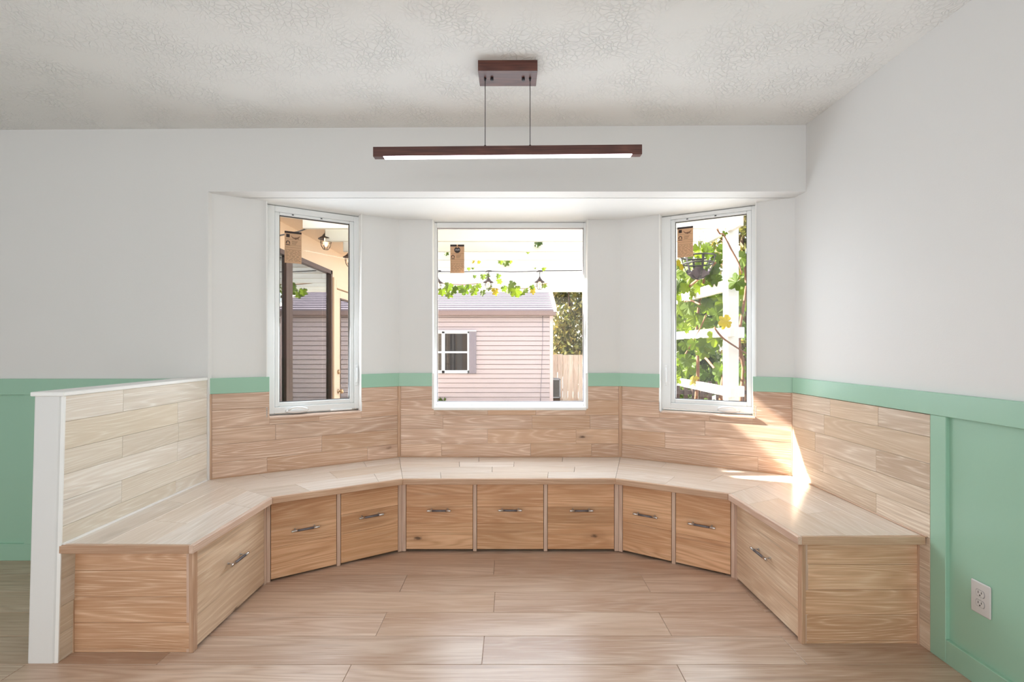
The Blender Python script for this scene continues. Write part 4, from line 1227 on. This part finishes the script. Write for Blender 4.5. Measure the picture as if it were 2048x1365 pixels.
SX0, SX1, SY = -4.6, 0.975, 11.40
b = B(); b.box(SX0, SX1 - 0.02, SY + 0.022, 14.4, -0.15, 2.10); so_(b, 'body', M['gutter'])  # dark body seen through the board gaps stands in for shadow lines
z = -0.08
k = 0
while z < 2.04:
    b = B(); z1 = min(z + 0.099, 2.07)
    v = [(SX0, SY - 0.016, z), (SX1 - 0.06, SY - 0.016, z), (SX1 - 0.06, SY + 0.021, z), (SX0, SY + 0.021, z),
         (SX0, SY - 0.002, z1), (SX1 - 0.06, SY - 0.002, z1), (SX1 - 0.06, SY + 0.021, z1), (SX0, SY + 0.021, z1)]
    b.solid(v, (1, 0, 0)); so_(b, 'siding_board', M['siding']); z += 0.1105
z = -0.08
while z < 2.04:
    b = B(); z1 = min(z + 0.1105, 2.07)
    v = [(SX1 - 0.021, SY + 0.05, z), (SX1 + 0.014, SY + 0.05, z), (SX1 + 0.014, 14.4, z), (SX1 - 0.021, 14.4, z),
         (SX1 - 0.021, SY + 0.05, z1), (SX1, SY + 0.05, z1), (SX1, 14.4, z1), (SX1 - 0.021, 14.4, z1)]
    b.solid(v, (0, 1, 0)); so_(b, 'siding_board', M['siding']); z += 0.1105
b = B(); b.box(SX1 - 0.065, SX1 + 0.016, SY - 0.020, SY + 0.06, -0.15, 2.08, (0, 0, 1), 0.004); so_(b, 'corner_post', M['sidetrim'])
# eave gutter, roof courses and rake
b = B(); b.box(SX0 - 0.1, 1.045, SY - 0.19, SY - 0.02, 2.055, 2.075); b.box(SX0 - 0.1, 1.045, SY - 0.20, SY - 0.16, 2.055, 2.172, (1, 0, 0), 0.008)
so_(b, 'gutter', M['gutter'])
sl_ = math.tan(math.radians(24)); nR = 13; y0, y1 = SY - 0.21, 13.05
for i in range(nR):
    ya_, yb_ = lerp(y0, y1, i / nR), lerp(y0, y1, (i + 1) / nR)
    za_, zb_ = 2.18 + (ya_ - y0) * sl_, 2.18 + (yb_ - y0) * sl_
    b = B()
    v = [(SX0 - 0.15, ya_, za_ - 0.02), (1.0, ya_, za_ - 0.02), (1.0, yb_ + 0.02, zb_ - 0.02), (SX0 - 0.15, yb_ + 0.02, zb_ - 0.02),
         (SX0 - 0.15, ya_, za_ + 0.018), (1.0, ya_, za_ + 0.018), (1.0, yb_ + 0.02, zb_ + 0.002), (SX0 - 0.15, yb_ + 0.02, zb_ + 0.002)]
    b.solid(v, (1, 0, 0)); so_(b, 'roof_panel', M['roof'])
b = B(); zt = 2.18 + (y1 - y0) * sl_
b.solid([(SX0 - 0.15, y1, zt - 0.02), (1.0, y1, zt - 0.02), (1.0, 14.8, 2.10), (SX0 - 0.15, 14.8, 2.10), (SX0 - 0.15, y1, zt + 0.02), (1.0, y1, zt + 0.02), (1.0, 14.8, 2.14), (SX0 - 0.15, 14.8, 2.14)])
so_(b, 'back_roof', M['roof'])
b = B()
v = [(0.985, y0 - 0.02, 2.135), (1.055, y0 - 0.02, 2.135), (1.055, y1, zt - 0.05), (0.985, y1, zt - 0.05), (0.985, y0 - 0.02, 2.215), (1.055, y0 - 0.02, 2.215), (1.055, y1, zt + 0.04), (0.985, y1, zt + 0.04)]
b.solid(v, (0, 1, 0)); so_(b, 'rake_trim', M['pergola'])
b = B()
b.solid([(0.955, SY + 0.02, 2.0), (0.975, SY + 0.02, 2.0), (0.975, 14.4, 2.0), (0.955, 14.4, 2.0), (0.955, 13.0, zt - 0.06), (0.975, 13.0, zt - 0.06), (0.975, 13.1, zt - 0.06), (0.955, 13.1, zt - 0.06)])
so_(b, 'gable', M['siding'])
# shed window with four panes, and its shutters
WX0, WX1, WXM, WZ0, WZ1, WZM = -2.20, -0.985, -1.592, 0.70, 1.685, 1.195
b = B(); ya_, yb_ = SY - 0.05, SY + 0.01
b.box(WX0, WX1, ya_, yb_, WZ1 - 0.05, WZ1, (1, 0, 0), 0.004); b.box(WX0, WX1, ya_, yb_, WZ0, WZ0 + 0.07, (1, 0, 0), 0.004)
b.box(WX0, WX0 + 0.045, ya_, yb_, WZ0, WZ1, (0, 0, 1), 0.004); b.box(WX1 - 0.04, WX1, ya_, yb_, WZ0, WZ1, (0, 0, 1), 0.004)
b.box(WXM - 0.038, WXM + 0.038, ya_, yb_, WZ0, WZ1, (0, 0, 1), 0.004); b.box(WX0, WX1, ya_ + 0.01, yb_, WZM - 0.022, WZM + 0.022, (1, 0, 0), 0.004)
b.box(WX0 - 0.18, WX1 + 0.17, ya_ - 0.01, yb_, WZ1, WZ1 + 0.025, (1, 0, 0), 0.004)
wfr = so_(b, 'window_frame', M['vinyl'])
for xa, xb in ((WX0 + 0.045, WXM - 0.038), (WXM + 0.038, WX1 - 0.04)):
    for za, zb in ((WZ0 + 0.07, WZM - 0.022), (WZM + 0.022, WZ1 - 0.05)):
        b = B(); b.box(xa, xb, SY - 0.028, SY - 0.024, za, zb); o = so_(b, 'pane', M['shedglass']); o.parent = wfr; o.location = (0, 0, 0)
b = B(); b.box(WX0 + 0.04, WX1 - 0.03, SY - 0.018, SY - 0.012, WZ0 + 0.06, WZ1 - 0.04); so_(b, 'dark_backing', M['dark'])
for xa, xb in ((WX1 + 0.004, WX1 + 0.166), (WX0 - 0.166, WX0 - 0.004)):
    b = B(); b.box(xa, xb, SY - 0.045, SY, WZ0 - 0.005, WZ1, (0, 0, 1), 0.004)
    for q in (0.25, 0.5, 0.75): b.box(lerp(xa, xb, q) - 0.012, lerp(xa, xb, q) + 0.012, SY - 0.049, SY - 0.040, WZ0 + 0.01, WZ1 - 0.02, (0, 0, 1), 0.003)
    so_(b, 'shutter', M['shutter'])
b = B(); b.tube([(0.745, SY - 0.02, 2.05), (0.742, SY - 0.022, 1.4), (0.72, SY - 0.024, 0.75), (0.71, SY - 0.024, 0.5), (0.695, SY - 0.022, 0.2), (0.69, SY - 0.02, -0.1)], 0.006, 5)
so_(b, 'wire', M['shutter'])

ac = thing('air_conditioner', 'small grey air conditioner box low on the side of the shed', 'air conditioner', (1.095, 11.75, 0.08))
b = B(); b.box(-0.10, 0.11, 0.0, 0.45, 0.0, 0.46, (0, 0, 1), 0.01)
b.box(-0.10, 0.11, -0.012, 0.0, 0.0, 0.025); b.box(-0.10, 0.11, -0.012, 0, 0.435, 0.46); b.box(0.08, 0.11, -0.012, 0, 0, 0.46)
b.obj('housing', M['ac'], ac)
b = B(); b.box(-0.10, 0.08, -0.006, 0.0, 0.025, 0.435)
for k in range(12): b.box(-0.095, 0.078, -0.010, -0.004, 0.04 + k * 0.033, 0.052 + k * 0.033)
b.obj('grille', M['acgrille'], ac)
b = B(); b.box(-0.09, 0.10, 0.02, 0.40, -0.23, 0.0); b.obj('bracket', M['trunk'], ac)

# fence beyond the shed
fen = thing('wood_fence', 'weathered board fence beyond the shed corner, paled to look sunlit', 'fence', (2.4, 13.3, -0.15))
pm = None
for k in range(22):
    x = k * 0.142 - 1.4
    if pm is None:
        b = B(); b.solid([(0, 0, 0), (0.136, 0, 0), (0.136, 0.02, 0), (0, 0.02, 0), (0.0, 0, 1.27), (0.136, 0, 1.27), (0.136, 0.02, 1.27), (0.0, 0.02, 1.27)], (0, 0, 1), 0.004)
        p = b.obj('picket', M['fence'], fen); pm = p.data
    else:
        p = bpy.data.objects.new('picket', pm); COL.objects.link(p); p.parent = fen
    p.location = (x, random.uniform(-0.008, 0.008), random.uniform(-0.02, 0.02))
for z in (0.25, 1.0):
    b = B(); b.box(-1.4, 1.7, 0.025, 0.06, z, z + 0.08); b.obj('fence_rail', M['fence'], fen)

# dark low picket fence behind the big vine
df = thing('picket_fence', 'low dark picket fence behind the vine under the white rail', 'fence', (3.2, 6.9, -0.15))
pm = None
for k in range(34):
    if pm is None:
        b = B(); b.box(0, 0.05, 0, 0.03, 0, 0.97, (0, 0, 1), 0.003); p = b.obj('picket', M['darkfence'], df); pm = p.data
    else:
        p = bpy.data.objects.new('picket', pm); COL.objects.link(p); p.parent = df
    p.location = (-1.3 + k * 0.115, 0, 0)
for z in (0.2, 0.78):
    b = B(); b.box(-1.35, 2.7, 0.03, 0.06, z, z + 0.06); b.obj('fence_rail', M['darkfence'], df)


# trees and shrubs: foliage is one uncountable mass each
def foliage(parent, blobs, nleaf, size, mat, seed, name='foliage'):
    rr = random.Random(seed); verts, faces = [], []
    for i in range(nleaf):
        c, r = rr.choice(blobs)
        d = Vector((rr.gauss(0, 1), rr.gauss(0, 1), rr.gauss(0, 1))).normalized() * (rr.random() ** 0.45)
        p = Vector((c[0] + d.x * r[0], c[1] + d.y * r[1], c[2] + d.z * r[2]))
        a = Vector((rr.gauss(0, 1), rr.gauss(0, 1), rr.gauss(0, 0.6))).normalized(); bb = a.orthogonal().normalized()
        bb = Matrix.Rotation(rr.uniform(0, 6.28), 3, a) @ bb; cc = a.cross(bb); s = size * rr.uniform(0.6, 1.3)
        k = len(verts)
        verts += [p - bb * s, p + cc * s * 0.45, p + bb * s, p - cc * s * 0.45]
        faces.append((k, k + 1, k + 2, k + 3))
    me = bpy.data.meshes.new(name); me.from_pydata([tuple(v) for v in verts], [], faces); me.materials.append(mat)
    o = bpy.data.objects.new(name, me); COL.objects.link(o); o.parent = parent; o['kind'] = 'stuff'
    return o


def tree(loc, h, w, n, size, mat, seed, label, name='tree', low=0.15):
    t = thing(name, label, 'tree' if name == 'tree' else 'shrub', loc)
    rr = random.Random(seed)
    blobs = []
    for i in range(14):
        z = rr.uniform(low, 0.9) * h; k = 1.0 - 0.45 * (z / h)
        blobs.append(((rr.uniform(-0.6, 0.6) * w * k, rr.uniform(-0.6, 0.6) * w * k, z), (w * 0.5 * k, w * 0.5 * k, h * 0.14)))
    foliage(t, blobs, n, size, mat, seed)
    b = B(); b.tube([(0, 0, 0), (0.05, 0.02, h * 0.4), (0, 0, h * 0.8)], [w * 0.09, w * 0.06, w * 0.02], 8)
    for i in range(4):
        a = rr.uniform(0, 6.28); b.tube([(0, 0, h * (0.25 + 0.12 * i)), (w * 0.5 * math.cos(a), w * 0.5 * math.sin(a), h * (0.4 + 0.12 * i))], [w * 0.035, w * 0.012], 6)
    b.obj('trunk', M['trunk'], t)
    return t


tree((2.0, 16.3, -0.15), 5.0, 1.6, 13000, 0.085, M['treeleaf'], 1, 'dense brownish green tree behind the fence, right of the shed', 'tree', 0.05)
tree((7.2, 19.0, -0.15), 5.6, 1.7, 5000, 0.09, M['treeleaf'], 2, 'tree far behind the hanging basket in the right window')
tree((6.3, 13.2, -0.15), 6.4, 1.7, 6500, 0.10, M['treeleaf'], 3, 'tall dark tree far behind the white post in the right window')
tree((4.2, 10.6, -0.15), 3.1, 1.3, 5000, 0.075, M['hedgeleaf'], 4, 'light green bushy tree just behind the big vine in the right window')
tree((2.95, 7.9, -0.15), 1.5, 0.7, 2600, 0.06, M['hedgeleaf'], 5, 'low green shrub behind the big vine', 'shrub', 0.05)

# weeds along the foot of the shed
for i, (x, s, lab) in enumerate(((-1.66, 0.20, 'bushy green weed at the left foot of the shed wall'), (-1.30, 0.09, 'tiny weed at the shed foot beside the bushy one'),
                                 (-0.85, 0.10, 'small weed at the middle of the shed foot'), (-0.13, 0.11, 'small dark weed at the shed foot right of the middle'))):
    t = thing('weed', lab, 'weed', (x, 11.26, -0.15))
    b = B(); rr = random.Random(i)
    for k in range(26):
        a = rr.uniform(0, 6.28); l = rr.uniform(0.5, 1.0) * s; hgt = 0.12 + s * rr.uniform(0.4, 0.9)
        p0 = Vector((0.3 * l * math.cos(a), 0.3 * l * math.sin(a) * 0.4, 0)); p1 = Vector((l * 0.7 * math.cos(a), l * 0.4 * math.sin(a), hgt)); p2 = Vector((l * math.cos(a), l * 0.5 * math.sin(a), hgt * 0.9))
        wv = Vector((-math.sin(a), math.cos(a), 0)) * 0.012
        vs4 = [b.bm.verts.new(q) for q in (p0 - wv * 0.4, p0 + wv * 0.4, p1 + wv, p2, p1 - wv)]
        b.bm.faces.new(vs4)
    b.obj('leaves', M['hedgeleaf'], t)
